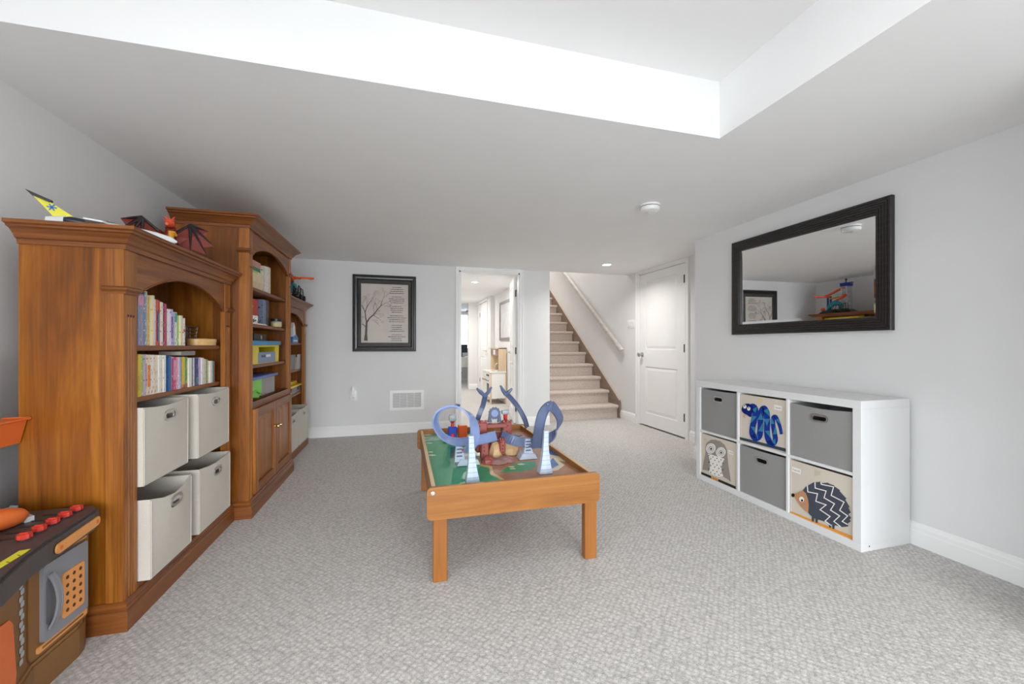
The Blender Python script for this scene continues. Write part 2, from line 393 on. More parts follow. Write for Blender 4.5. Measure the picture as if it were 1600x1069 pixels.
# doorway casing (trim) and jambs
def casing(name, y, x0, x1, z, w=0.062, t=0.018, sgn=-1):
    bm = BM()
    prof = [(0, 0), (w, 0), (w, t), (w * 0.75, t * 0.9), (w * 0.6, t * 0.55), (w * 0.2, t * 0.45), (w * 0.1, t * 0.6), (0, t * 0.5)]
    # left, top, right as mitred run in the wall plane
    path = [(x0, 0), (x0, z), (x1, z), (x1, 0)]
    P = [Vector(p) for p in path]; cols = []
    for i in range(4):
        ns = []
        for a, b in ((i - 1, i), (i, i + 1)):
            if 0 <= a and b < 4:
                d = (P[b] - P[a]).normalized(); ns.append(Vector((-d.y, d.x)))
        q = ns[0] if len(ns) == 1 else (ns[0] + ns[1]) / (1 + ns[0].dot(ns[1]))
        cols.append([(P[i].x + q.x * o, P[i].y + q.y * o, d) for o, d in prof])
    V = [[bm.verts.new((c[0], y + sgn * c[2], c[1])) for c in col] for col in cols]
    for A, B in zip(V[:-1], V[1:]):
        for j in range(8): bm.faces.new((A[j], B[j], B[(j + 1) % 8], A[(j + 1) % 8]))
    bm.faces.new(V[0]); bm.faces.new(V[-1])
    return bm
bm = casing('c', YB, DX0, DX1, DZ, w=0.045); struct('trim_1', bm, trim_m)
bm = BM(); box(bm, DX0, DX0 + 0.018, YB - 0.002, YB + 0.125, 0, DZ); box(bm, DX1 - 0.018, DX1, YB - 0.002, YB + 0.125, 0, DZ); box(bm, DX0, DX1, YB - 0.002, YB + 0.125, DZ - 0.018, DZ)
box(bm, DX0 + 0.018, DX0 + 0.03, YB + 0.03, YB + 0.07, 0, DZ - 0.018); struct('trim_2', bm, trim_m)
# closet door casing on the recessed wall: build in a local frame then turn onto x = XD
def turn_to_x(bm, X):
    bmesh.ops.transform(bm, matrix=Matrix(((0, 1, 0, X), (1, 0, 0, 0), (0, 0, 1, 0), (0, 0, 0, 1))), verts=bm.verts[:]); return bm
bm = casing('c', 0, dy0, dy1, dtop, w=0.06); turn_to_x(bm, XD)
bmesh.ops.bisect_plane(bm, geom=bm.verts[:] + bm.edges[:] + bm.faces[:], plane_co=(0, 0, H - 0.001), plane_no=(0, 0, 1), clear_outer=True)
struct('trim_3', bm, trim_m)
bm = BM(); box(bm, XD, XD + 0.12, dy0, dy0 + 0.012, 0, dtop); box(bm, XD, XD + 0.12, dy1 - 0.012, dy1, 0, dtop); box(bm, XD, XD + 0.12, dy0, dy1, dtop - 0.012, dtop); struct('trim_4', bm, trim_m)

# panel door slab in a local frame: x along width, y thickness (front at y=0, facing -y), z up
metal_m = M('satin_nickel', (206, 203, 198), rough=0.36, metal=1.0, var=0.03)
dark_metal_m = M('dark_hinge_metal', (92, 88, 84), rough=0.4, metal=0.9, var=0.03)
def panel_door(w, h, t, panels):
    bm = BM(); xs = sorted({0, w}); fr = 0.0
    box(bm, 0, w, 0.010, t - 0.010, 0, h)
    # stiles and rails, both faces
    for y0, y1 in ((0, 0.0101), (t - 0.0101, t)):
        x0, x1 = panels[0][0], panels[0][1]
        box(bm, 0, x0, y0, y1, 0, h); box(bm, x1, w, y0, y1, 0, h)
        zs = [0] + [q for p in panels for q in (p[2], p[3])] + [h]
        for a, b in zip(zs[0::2], zs[1::2]): box(bm, x0, x1, y0, y1, a, b)
    # raised fields with sloped edges
    for (x0, x1, z0, z1) in panels:
        m = 0.045
        for y, s in ((0.0105, -1), (t - 0.0105, 1)):
            a = [(x0 + 0.012, y, z0 + 0.012), (x1 - 0.012, y, z0 + 0.012), (x1 - 0.012, y, z1 - 0.012), (x0 + 0.012, y, z1 - 0.012)]
            b = [(x0 + m, y + s * 0.007, z0 + m), (x1 - m, y + s * 0.007, z0 + m), (x1 - m, y + s * 0.007, z1 - m), (x0 + m, y + s * 0.007, z1 - m)]
            A = [bm.verts.new(p) for p in a]; B = [bm.verts.new(p) for p in b]
            bm.faces.new(B)
            for i in range(4): bm.faces.new((A[i], A[(i + 1) % 4], B[(i + 1) % 4], B[i]))
    return bm
dw = dy1 - dy0 - 0.03
bm = panel_door(dw, dtop - 0.035, 0.036, [(0.13, dw - 0.13, 0.16, 0.76), (0.13, dw - 0.13, 0.98, 1.86)])
R = Matrix(((0, 1, 0, XD + 0.004), (-1, 0, 0, dy1 - 0.015), (0, 0, 1, 0.018), (0, 0, 0, 1)))   # local x -> -Y, local y -> +X
bmesh.ops.transform(bm, matrix=R, verts=bm.verts[:])
door1 = struct('door_1', bm, trim_m, label='white two-panel closet door beside the stairs')
bm = BM(); ky = dy1 - 0.075; kz = 0.93
lathe(bm, [(0.030, 0), (0.030, -0.006), (0.012, -0.010), (0.011, -0.030), (0.024, -0.036), (0.030, -0.048), (0.029, -0.060), (0.018, -0.070), (0.002, -0.072)], (XD + 0.004, ky, kz), 'X', 20)
obj('knob', bm, metal_m, door1, True)
for z in (0.24, 1.02, 1.80):
    bm = BM(); lathe(bm, [(0.006, -0.045), (0.006, 0.045)], (XD - 0.002, dy0 + 0.014, z), 'Z', 10); box(bm, XD + 0.0005, XD + 0.0045, dy0 + 0.012, dy0 + 0.034, z - 0.045, z + 0.045)
    obj('hinge', bm, dark_metal_m, door1)
# hall door, swung open past square
dl = DX1 - DX0 - 0.045
bm = panel_door(dl, DZ - 0.04, 0.036, [(0.12, dl - 0.12, 0.16, 0.78), (0.12, dl - 0.12, 0.98, 1.84)])
ang = math.radians(79)
R = Matrix.Translation((DX1 - 0.01, YB + 0.128, 0.02)) @ Matrix.Rotation(ang, 4, 'Z')
bmesh.ops.transform(bm, matrix=R, verts=bm.verts[:])
door2 = struct('door_2', bm, trim_m, label='white panel door standing open into the hall')
bm = BM()
def lever(y, s):
    b = BM(); lathe(b, [(0.026, 0), (0.026, 0.008 * s), (0.010, 0.012 * s), (0.010, 0.045 * s)], (dl - 0.06, y, 0.93), 'Y', 14)
    tube(b, [(dl - 0.06, y + 0.045 * s, 0.93), (dl - 0.10, y + 0.048 * s, 0.93), (dl - 0.17, y + 0.045 * s, 0.925)], 0.009, 8); return b
for y, s in ((0, -1), (0.036, 1)):
    b = lever(y, s); bmesh.ops.transform(b, matrix=R, verts=b.verts[:]); obj('lever_handle', b, metal_m, door2, True)
for z in (0.22, 0.98, 1.74):
    bm = BM(); box(bm, DX1 - 0.022, DX1 - 0.0175, YB + 0.085, YB + 0.122, z - 0.045, z + 0.045); lathe(bm, [(0.006, -0.045), (0.006, 0.045)], (DX1 - 0.02, YB + 0.128, z), 'Z', 10); obj('hinge', bm, dark_metal_m, door2)

# staircase
st = thing('staircase', 'beige carpeted staircase climbing beside the closet door wall', 'staircase', (SX0 + 0.5, 5.2, 0))
RISE, RUN, Y0S = 0.186, 0.267, 5.20
nsteps = 12
xs0, xs1 = SX0 + 0.03 - (SX0 + 0.5), SX1 - 0.033 - (SX0 + 0.5)
for i in range(nsteps):
    bm = BM(); y = i * RUN + (Y0S - 5.2); z = i * RISE
    prof = [(0.02, z), (0.02, z + RISE - 0.050)]
    for k in range(7):
        a = math.radians(-90 - 180 * k / 6); prof.append((0.005 + 0.024 * math.cos(a) * 1.0, z + RISE - 0.024 + 0.024 * math.sin(a)))
    prof += [(RUN + 0.02, z + RISE), (RUN + 0.02, z)]
    prism(bm, [(xs0, y + p[0], p[1]) for p in prof], (xs1 - xs0, 0, 0))
    obj('step', bm, stairc_m, st, 50)
skirt_m = wood('taupe_skirt', (118, 100, 88), (134, 115, 101), (148, 130, 116), 'Y', rough=0.5, ring=14)
for x0, x1 in ((SX1 - 0.030 - (SX0 + 0.5), SX1 - 0.002 - (SX0 + 0.5)), (SX0 + 0.002 - (SX0 + 0.5), SX0 + 0.028 - (SX0 + 0.5))):
    bm = BM(); sl = RISE / RUN; yN = nsteps * RUN
    prism(bm, [(x0, -0.035, 0), (x0, -0.035, 0.215), (x0, -0.02, 0.25), (x0, yN, 0.25 + (yN + 0.02) * sl), (x0, yN, -0.1 + yN * sl), (x0, 0.12, 0.0)], (x1 - x0, 0, 0))
    obj('skirt_board', bm, skirt_m, st)
    bm = BM(); xm = (x0 + x1) / 2
    prism(bm, [(x0 - 0.0, -0.02, 0.252), (x0 - 0.0, yN, 0.252 + (yN + 0.02) * sl), (x0, yN, 0.262 + (yN + 0.02) * sl), (x0, -0.025, 0.262)], (x1 - x0, 0, 0))
    obj('skirt_cap', bm, M('skirt_cap_paint', (190, 174, 160), rough=0.5), st)

# handrail on brackets
hr = thing('handrail', 'pale wooden handrail fixed to the stair wall on brackets', 'handrail', (XD - 0.07, 5.03, 0.95))
bm = BM(); A = Vector((0, 0, 0.02)); B = Vector((0, 2.9, 0.02 + 2.9 * RISE / RUN))
d = (B - A).normalized(); n = Vector((1, 0, 0)).cross(d)
if n.z < 0: n = -n
pr = [(-0.022, -0.03), (0.022, -0.03), (0.026, -0.01), (0.026, 0.02), (0.018, 0.03), (-0.018, 0.03), (-0.026, 0.02), (-0.026, -0.01)]
prism(bm, [A + Vector((p, 0, 0)) + n * q for p, q in pr], B - A)
obj('rail', bm, wood('pale_rail_wood', (176, 168, 160), (196, 190, 184), (210, 205, 200), 'Y', rough=0.4, ring=12), hr)
for t in (0.03, 0.42, 0.8):
    p = A.lerp(B, t); bm = BM(); tube(bm, [p + n * -0.03, p + n * -0.06 + Vector((0.01, 0, 0)), p + n * -0.07 + Vector((0.067, 0, 0))], 0.006, 8); obj('bracket', bm, metal_m, hr)

# ---- lamps: recessed cans
def can_light(name, x, y, z, label, watts, parent_group=None, col=(1.0, 0.97, 0.93), r=0.05, spread=math.pi):
    t = thing(name, label, 'ceiling light', (x, y, z), 0, parent_group)
    bm = BM(); lathe(bm, [(r + 0.022, -0.001), (r + 0.022, -0.004), (r + 0.014, -0.008), (r + 0.002, -0.006), (r, 0.0), (r, 0.0)][:5], (0, 0, 0), 'Z', 28, cap=False); obj('trim_ring', bm, trim_m, t, True)
    bm = BM(); lathe(bm, [(0.001, -0.003), (r, -0.003), (r, -0.001), (0.001, -0.001)], (0, 0, 0), 'Z', 28, cap=False); obj('lens', bm, emit('lamp_lens', (255, 244, 228), 14.0), t)
    lamp('lamp_light', 'AREA', (0, 0, -0.012), watts, 2 * r, col, t, spread=spread)
    return t
can_light('recessed_light', 2.373, 4.367, H, 'small round recessed ceiling light near the closet door', POT_W, spread=math.radians(150))
for x, y, lab in ((-0.62, 0.85, 'round recessed tray ceiling light on the bookcase side, nearer the soffit'), (0.75, 0.85, 'round recessed tray ceiling light on the mirror side, nearer the soffit'), (-0.62, -0.75, 'round recessed tray ceiling light on the bookcase side, nearer the rear wall'), (0.75, -0.75, 'round recessed tray ceiling light on the mirror side, nearer the rear wall')):
    can_light('recessed_light', x, y, TZ, lab, TRAY_W, 'tray ceiling lights', (0.97, 0.985, 1.0))
if DOME_E > 0:
    t = thing('ceiling_dome_light', 'white glass dome light flush on the raised tray ceiling', 'ceiling light', (0.0, 0.55, TZ))
    bm = BM(); lathe(bm, [(0.19, 0.0), (0.19, -0.018), (0.172, -0.024), (0.172, 0.0)], (0, 0, 0), 'Z', 36, cap=False); obj('rim', bm, metal_m, t, True)
    bm = BM(); lathe(bm, [(0.170, -0.02), (0.165, -0.05), (0.145, -0.085), (0.11, -0.11), (0.06, -0.125), (0.002, -0.13)], (0, 0, 0), 'Z', 36, cap=False)
    obj('glass_dome', bm, emit('dome_glass_glow', (250, 252, 255), DOME_E), t, True)
can_light('recessed_light', 1.80, 0.15, H, 'added unseen recessed light in the low ceiling strip beside the tray', ROOM_W, None, (0.97, 0.98, 1.0))  # unseen can added to brighten the right wall and floor
can_light('recessed_light', 0.95, 8.6, H + 0.03, 'bright recessed light in the hall ceiling', HALL_W, None)
can_light('recessed_light', 1.1, 6.3, H + 0.03, 'recessed hall light just beyond the doorway', HALL_W, None)
fill_win_rear = struct('fill_window_rear', box(BM(), WX0, WX1, YF - 0.075, YF - 0.07, WZ0, WZ1), clear_plastic('fill_window_pane', (250, 252, 255), 0.06, 0.02))
bm = BM(); sheet_with_hole(bm, [(WX0 - 0.05, YF + 0.001, WZ0 - 0.05), (WX1 + 0.05, YF + 0.001, WZ0 - 0.05), (WX1 + 0.05, YF + 0.001, WZ1 + 0.05), (WX0 - 0.05, YF + 0.001, WZ1 + 0.05)], [(WX0 + 0.01, YF + 0.001, WZ0 + 0.01), (WX1 - 0.01, YF + 0.001, WZ0 + 0.01), (WX1 - 0.01, YF + 0.001, WZ1 - 0.01), (WX0 + 0.01, YF + 0.001, WZ1 - 0.01)], (0, 0.018, 0)); obj('window_frame', bm, trim_m, fill_win_rear)
for k in (1, 2):
    x = WX0 + (WX1 - WX0) * k / 3; bm = BM(); box(bm, x - 0.03, x + 0.03, YF - 0.09, YF - 0.03, WZ0, WZ1); obj('mullion', bm, trim_m, fill_win_rear)
lamp('fill_light_rear', 'AREA', ((WX0 + WX1) / 2, YF - 0.02, (WZ0 + WZ1) / 2), FILL_REAR_W, WX1 - WX0, (0.93, 0.975, 1.0), None, (math.pi / 2 - FILL_REAR_TILT, 0, 0), FILL_REAR_SPREAD, WZ1 - WZ0)  # fill light added at the unseen rear window
fill_win_side = struct('fill_window_side', box(BM(), XL - 0.075, XL - 0.07, LY0, LY1, LZ0, LZ1), clear_plastic('fill_window_pane', (250, 252, 255), 0.06, 0.02))
bm = BM(); sheet_with_hole(bm, [(XL + 0.001, LY0 - 0.05, LZ0 - 0.05), (XL + 0.001, LY1 + 0.05, LZ0 - 0.05), (XL + 0.001, LY1 + 0.05, LZ1 + 0.05), (XL + 0.001, LY0 - 0.05, LZ1 + 0.05)], [(XL + 0.001, LY0 + 0.01, LZ0 + 0.01), (XL + 0.001, LY1 - 0.01, LZ0 + 0.01), (XL + 0.001, LY1 - 0.01, LZ1 - 0.01), (XL + 0.001, LY0 + 0.01, LZ1 - 0.01)], (0.018, 0, 0)); obj('window_frame', bm, trim_m, fill_win_side)
for k in (1, 2):
    y = LY0 + (LY1 - LY0) * k / 3; bm = BM(); box(bm, XL - 0.09, XL - 0.03, y - 0.03, y + 0.03, LZ0, LZ1); obj('mullion', bm, trim_m, fill_win_side)
sdir = Vector((math.cos(SIDE_YAW) * math.cos(SIDE_TILT), math.sin(SIDE_YAW) * math.cos(SIDE_TILT), -math.sin(SIDE_TILT)))
sl = lamp('fill_light_side', 'AREA', (XL - 0.02, (LY0 + LY1) / 2, (LZ0 + LZ1) / 2), SIDE_W, LY1 - LY0, (0.93, 0.975, 1.0), None, (0, 0, 0), SIDE_SPREAD, LZ1 - LZ0)  # fill light added at the unseen left window
zax = -sdir; xax = Vector((0, 0, 1)).cross(zax).normalized(); yax = zax.cross(xax)
sl.rotation_euler = Matrix((xax, yax, zax)).transposed().to_euler()
lamp('stairwell_fill_light', 'AREA', (2.45, 7.2, 4.5), STAIR_W, 0.5, (1.0, 0.97, 0.92))  # bare area light added to brighten the stairwell, no fixture

# ------------------------------------------------------------------ bookcases
WD, WM, WL = (86, 42, 2), (138, 77, 12), (176, 112, 32)
side_m = wood('stained_maple_side', WD, WM, WL, 'Z', ring=7, plank=0.115)
front_m = wood('stained_maple_front', (100, 54, 14), (152, 90, 30), (192, 126, 54), 'Z', ring=16, seed=3.1)
rail_m = wood('stained_maple_rail', (88, 46, 16), (130, 74, 30), (164, 102, 48), 'Y', ring=14, seed=7.7)
inner_m = wood('stained_maple_inner', (80, 46, 18), (122, 74, 30), (158, 102, 46), 'Z', ring=8, seed=1.3)
mould_m = wood('stained_maple_moulding', (82, 42, 14), (124, 70, 28), (156, 94, 42), 'XY', ring=22, seed=5.2)
brass_m = M('brushed_brass', (206, 178, 120), rough=0.25, metal=1.0)

def bookcase(label, loc, D, W, top, cb, cap_z, spring, apex, shelves, floor_z, base_h=0.105, sw=0.072, over=0.062, ret=(True, True), doors=None, hdr=None):
    """local frame: x 0 back .. D front, y 0 .. W, z up. cb = underside of the crown"""
    t = thing('bookcase', label, 'bookcase', loc, 0, 'stained wooden bookcases along the left wall')
    bm = BM(); box(bm, 0, D - 0.02, 0, 0.02, 0, cb + 0.02); obj('side_panel', bm, side_m, t)
    bm = BM(); box(bm, 0, D - 0.02, W - 0.02, W, 0, cb + 0.02); obj('side_panel', bm, side_m, t)
    bm = BM(); box(bm, 0.002, 0.012, 0.02, W - 0.02, floor_z - 0.02, cb); obj('back_panel', bm, inner_m, t)
    bm = BM(); box(bm, 0.0, D - 0.02, 0.02, W - 0.02, cb, cb + 0.018); obj('ceiling_panel', bm, inner_m, t)
    # corner posts with flutes
    fl_top = cap_z - 0.085
    for y0, y1 in ((0, sw), (W - sw, W)):
        bm = BM(); n = 3; g = 0.005; f = []
        for k in range(n):
            c = y0 + (y1 - y0) * (0.28 + 0.22 * k)
            f += [(D, c - 0.0045), (D - 0.006, c), (D, c + 0.0045)]
        zb = base_h - 0.01 if not doors else base_h - 0.01
        prism(bm, [(x, y, zb) for x, y in [(D - 0.024, y0), (D, y0)] + f + [(D, y1), (D - 0.024, y1)]], (0, 0, fl_top - zb))
        box(bm, D - 0.024, D, y0, y1, fl_top, cb + 0.01)
        po = obj('corner_post', bm, front_m, t)
        for k in range(n):
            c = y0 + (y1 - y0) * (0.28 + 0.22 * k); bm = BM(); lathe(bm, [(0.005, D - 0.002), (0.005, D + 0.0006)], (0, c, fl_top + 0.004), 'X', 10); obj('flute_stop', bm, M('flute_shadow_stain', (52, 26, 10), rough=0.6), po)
    for y in (-0.004, W - 0.001):
        bm = BM(); box(bm, D - 0.055, D - 0.001, y, y + 0.005, base_h - 0.01, cb + 0.01); obj('side_post', bm, front_m, t)
    # capitals
    cprof = [(0, 0), (0.006, 0), (0.010, 0.008), (0.016, 0.014), (0.016, 0.022), (0.010, 0.027), (0, 0.027)]
    bm = BM(); moulding(bm, cprof, [(D - 0.065, 0), (D, 0), (D, sw)]); move(bm, (0, 0, cap_z)); obj('capital', bm, mould_m, t)
    bm = BM(); moulding(bm, cprof, [(D, W - sw), (D, W), (D - 0.065, W)]); move(bm, (0, 0, cap_z)); obj('capital', bm, mould_m, t)
    # arched header
    bm = BM(); y0, y1 = sw, W - sw; ys0, ys1 = y0 + 0.05, y1 - 0.05; mid = (ys0 + ys1) / 2; half = (ys1 - ys0) / 2
    rise = apex - spring; Rr = (half * half + rise * rise) / (2 * rise); cz = apex - Rr; amax = math.asin(half / Rr)
    pts = [(D - 0.022, y0, cb + 0.01), (D - 0.022, y1, cb + 0.01), (D - 0.022, y1, spring - 0.028), (D - 0.022, ys1 + 0.03, spring - 0.022), (D - 0.022, ys1 + 0.008, spring - 0.010)]
    for k in range(25):
        a = amax - 2 * amax * k / 24; pts.append((D - 0.022, mid + Rr * math.sin(a), cz + Rr * math.cos(a)))
    pts += [(D - 0.022, ys0 - 0.008, spring - 0.010), (D - 0.022, ys0 - 0.03, spring - 0.022), (D - 0.022, y0, spring - 0.028)]
    prism(bm, pts, (0.018, 0, 0)); ah = obj('arched_header', bm, rail_m, t)
    bm = BM(); tube(bm, [(D - 0.003, mid + Rr * math.sin(amax - 2 * amax * k / 24), cz + Rr * math.cos(amax - 2 * amax * k / 24)) for k in range(25)], 0.0035, 6); obj('arch_bead', bm, mould_m, ah, True)
    # shelves
    for z in shelves:
        bm = BM(); box(bm, 0.012, D - 0.028, 0.021, W - 0.021, z - 0.021, z, 0.002, 1); obj('shelf', bm, rail_m, t)
    bm = BM(); box(bm, 0.012, D - 0.004, 0.02, W - 0.02, floor_z - 0.022, floor_z); obj('bottom_shelf', bm, rail_m, t)
    # crown: cove and lid, mitred; returns optional
    o = over
    cprof = [(0, cb - 0.012), (0.007, cb - 0.012), (0.009, cb + 0.004), (0.016, cb + 0.008), (o * 0.40, top - 0.040), (o * 0.62, top - 0.026), (o * 0.80, top - 0.022), (o * 0.82, top - 0.016), (o, top - 0.012), (o, top), (0, top)]
    path = [(D, -0.0 if ret[0] else 0), (D, W)]
    path = ([(0, 0)] if ret[0] else []) + [(D, 0), (D, W)] + ([(0, W)] if ret[1] else [])
    bm = BM(); moulding(bm, cprof, path); obj('crown_moulding', bm, mould_m, t)
    bm = BM(); box(bm, 0, D, 0, W, top - 0.018, top - 0.001); obj('top_board', bm, rail_m, t)
    # base
    bp = [(0, 0), (0.020, 0), (0.020, base_h * 0.62), (0.016, base_h * 0.70), (0.018, base_h * 0.76), (0.012, base_h * 0.82), (0.013, base_h * 0.90), (0.004, base_h), (0, base_h)]
    bm = BM(); moulding(bm, bp, ([(0, 0)] if ret[0] else []) + [(D, 0), (D, W)] + ([(0, W)] if ret[1] else [])); obj('base_moulding', bm, mould_m, t)
    bm = BM(); box(bm, D - 0.02, D - 0.001, sw, W - sw, 0.01, floor_z); obj('toe_board', bm, rail_m, t)
    if doors:
        zl, zh = doors
        bm = BM(); box(bm, D - 0.022, D - 0.001, sw, W - sw, zh, floor_z); obj('rail', bm, rail_m, t)
        y0, y1 = sw - 0.006, W - sw + 0.006; mid = (y0 + y1) / 2
        for a, b, kside in ((y0, mid - 0.0015, 1), (mid + 0.0015, y1, -1)):
            bm = BM(); s = 0.055
            box(bm, D + 0.001, D + 0.004, a, b, zl, zh)
            d = obj('door', bm, front_m, t)
            for q in (a, b - s):
                bm = BM(); box(bm, D + 0.001, D + 0.019, q, q + s, zl, zh, 0.002, 1); obj('door_stile', bm, front_m, d)
            for z0, z1 in ((zl, zl + s), (zh - s, zh)):
                bm = BM(); box(bm, D + 0.001, D + 0.0188, a + s, b - s, z0, z1, 0.001, 1); obj('door_rail', bm, rail_m, d)
            bm = BM(); m = 0.038; xa, xb = D + 0.005, D + 0.014
            A = [bm.verts.new(p) for p in ((xa, a + s, zl + s), (xa, b - s, zl + s), (xa, b - s, zh - s), (xa, a + s, zh - s))]
            B = [bm.verts.new(p) for p in ((xb, a + s + m, zl + s + m), (xb, b - s - m, zl + s + m), (xb, b - s - m, zh - s - m), (xb, a + s + m, zh - s - m))]
            bm.faces.new(B)
            for i in range(4): bm.faces.new((A[i], A[(i + 1) % 4], B[(i + 1) % 4], B[i]))
            obj('raised_panel', bm, front_m, d)
            kz = (zl + zh) / 2 + 0.085; ky = b - 0.028 if kside > 0 else a + 0.028
            bm = BM(); lathe(bm, [(0.008, D + 0.019), (0.006, D + 0.026), (0.009, D + 0.034), (0.014, D + 0.040), (0.012, D + 0.048), (0.003, D + 0.051)], (0, ky, kz), 'X', 14); obj('knob', bm, brass_m, d, True)
    return t
BK = -1.31
B1Y, B2Y, B3Y, BW = 1.818, 2.785, 3.743, 0.945
bookcase('honey-stained bookcase with arched top holding picture books and four grey fabric bins', (BK, B1Y, 0), 0.307, BW - 0.001, 1.490, 1.428, 1.250, 1.278, 1.362, [1.056, 0.848, 0.500], 0.128, ret=(True, False))
bookcase('tallest honey-stained bookcase with arched top and two panelled doors below', (BK, B2Y, 0), 0.400, BW - 0.01, 1.850, 1.785, 1.622, 1.650, 1.716, [1.433, 1.195, 0.928], 0.700, ret=(True, True), doors=(0.125, 0.655), sw=0.058)
bookcase('honey-stained bookcase with arched top beside the framed tree picture wall', (BK, B3Y, 0), 0.307, BW, 1.490, 1.428, 1.250, 1.278, 1.362, [1.078, 0.812, 0.574], 0.090, ret=(False, True))

# ------------------------------------------------------------------ grey fabric bins (open boxes with a metal-rimmed grip hole)
binfab_m = fabric('grey_bin_canvas', (206, 200, 189)); darkfab_m = fabric('charcoal_bin_canvas', (147, 146, 144)); beigefab_m = fabric('cream_bin_canvas', (210, 200, 186))
bininner_m = fabric('bin_lining', (150, 146, 141))
def fabric_bin(label, loc, dep, wid, hgt, mat, rotz=0.0, hole=True, holepos=0.82, sag=0.012, bulge=0.008, group=None, flare=0.002, holew=0.075):
    """local frame: front face at x=0 facing +x, body goes to -dep; y 0..wid; z 0..hgt"""
    t = thing('storage_bin', label, 'storage bin', loc, rotz, group)
    th = 0.006
    def shape(bm):
        for v in bm.verts:
            p = v.co; fy = p.y / wid; fz = p.z / hgt; k = math.sin(math.pi * min(1, max(0, fy)))
            if p.x > -th * 1.5: p.x += bulge * k * math.sin(math.pi * min(1, fz) * 0.6)
            p.z -= sag * k * max(0, fz) ** 3
            p.y += (fy - 0.5) * 2 * flare * fz
    bm = BM()
    if hole:
        outer = [(0, 0, 0), (0, wid, 0), (0, wid, hgt), (0, 0, hgt)]
        inner = [(0, a, b) for a, b in stadium(wid / 2, hgt * holepos, holew, 0.030)]
        sheet_with_hole(bm, outer, inner, (-th, 0, 0))
        bmesh.ops.subdivide_edges(bm, edges=[e for e in bm.edges if e.calc_length() > 0.05], cuts=3, use_grid_fill=True)
        bmesh.ops.triangulate(bm, faces=bm.faces[:])
    else:
        box(bm, -th, 0, 0, wid, 0, hgt); bmesh.ops.subdivide_edges(bm, edges=[e for e in bm.edges if e.calc_length() > 0.05], cuts=4, use_grid_fill=True)
    shape(bm); fr = obj('front_panel', bm, mat, t, 30)
    for nm, a in (('side_panel', (-dep, -th, 0, th)), ('side_panel', (-dep, -th, wid - th, wid)), ('back_panel', (-dep, -dep + th, th, wid - th))):
        bm = BM(); box(bm, a[0], a[1], a[2], a[3], 0, hgt); bmesh.ops.subdivide_edges(bm, edges=[e for e in bm.edges if e.calc_length() > 0.05], cuts=3, use_grid_fill=True); shape(bm)
        obj(nm, bm, mat, t, 30)
    bm = BM(); box(bm, -dep + th, -th, th, wid - th, 0.001, th); obj('bottom', bm, bininner_m, t)
    if hole:
        bm = BM(); A = stadium(wid / 2, hgt * holepos, holew + 0.014, 0.044); bb = stadium(wid / 2, hgt * holepos, holew - 0.004, 0.026)
        x = bulge * math.sin(math.pi * 0.6 * holepos) + 0.0005
        sheet_with_hole(bm, [(x, a, b) for a, b in A], [(x, a, b) for a, b in bb], (0.004, 0, 0))
        obj('grip_ring', bm, metal_m, fr, 30)
    # stitched seams
    for y in (0.004, wid - 0.004):
        bm = BM(); tube(bm, [(0.0015, y, 0.004), (0.0015, y, hgt - 0.006)], 0.0018, 5); shape(bm); obj('seam', bm, mat, t)
    return t
g1 = 'grey fabric bins in the picture-book bookcase'
def b1bin(lab, u0, u1, z0, hgt, X, rot=0.0, **k):
    ya = PX(u0, 700, X).y; yb = PX(u1, 700, X).y
    return fabric_bin(lab, (X, ya, z0), 0.29, yb - ya, hgt, binfab_m, math.radians(rot), group=g1, **k)
b1bin('grey fabric bin directly below the packed picture books, nearer the toy workbench', 224, 293.5, 0.502, 0.310, -0.986)
b1bin('grey fabric bin directly below the packed picture books, nearer the panelled doors', 309, 357, 0.502, 0.315, -0.972)
b1bin('grey fabric bin with sagging rim in the bottom row, nearer the toy workbench', 235, 298.5, 0.130, 0.318, -0.965, sag=0.03, bulge=0.014)
b1bin('grey fabric bin in the bottom row, nearer the panelled doors', 311, 359, 0.130, 0.318, -0.965, sag=0.014)
g3 = 'grey fabric bins in the bookcase by the picture wall'
for lab, ya, wd_, h_ in (('pale grey fabric bin at floor level beside the panelled doors', 3.86, 0.33, 0.335), ('pale grey fabric bin at floor level next to the back wall', 4.245, 0.36, 0.345)):
    fabric_bin(lab, (-0.965, ya, 0.092), 0.27, wd_, h_, binfab_m, group=g3, bulge=0.003)

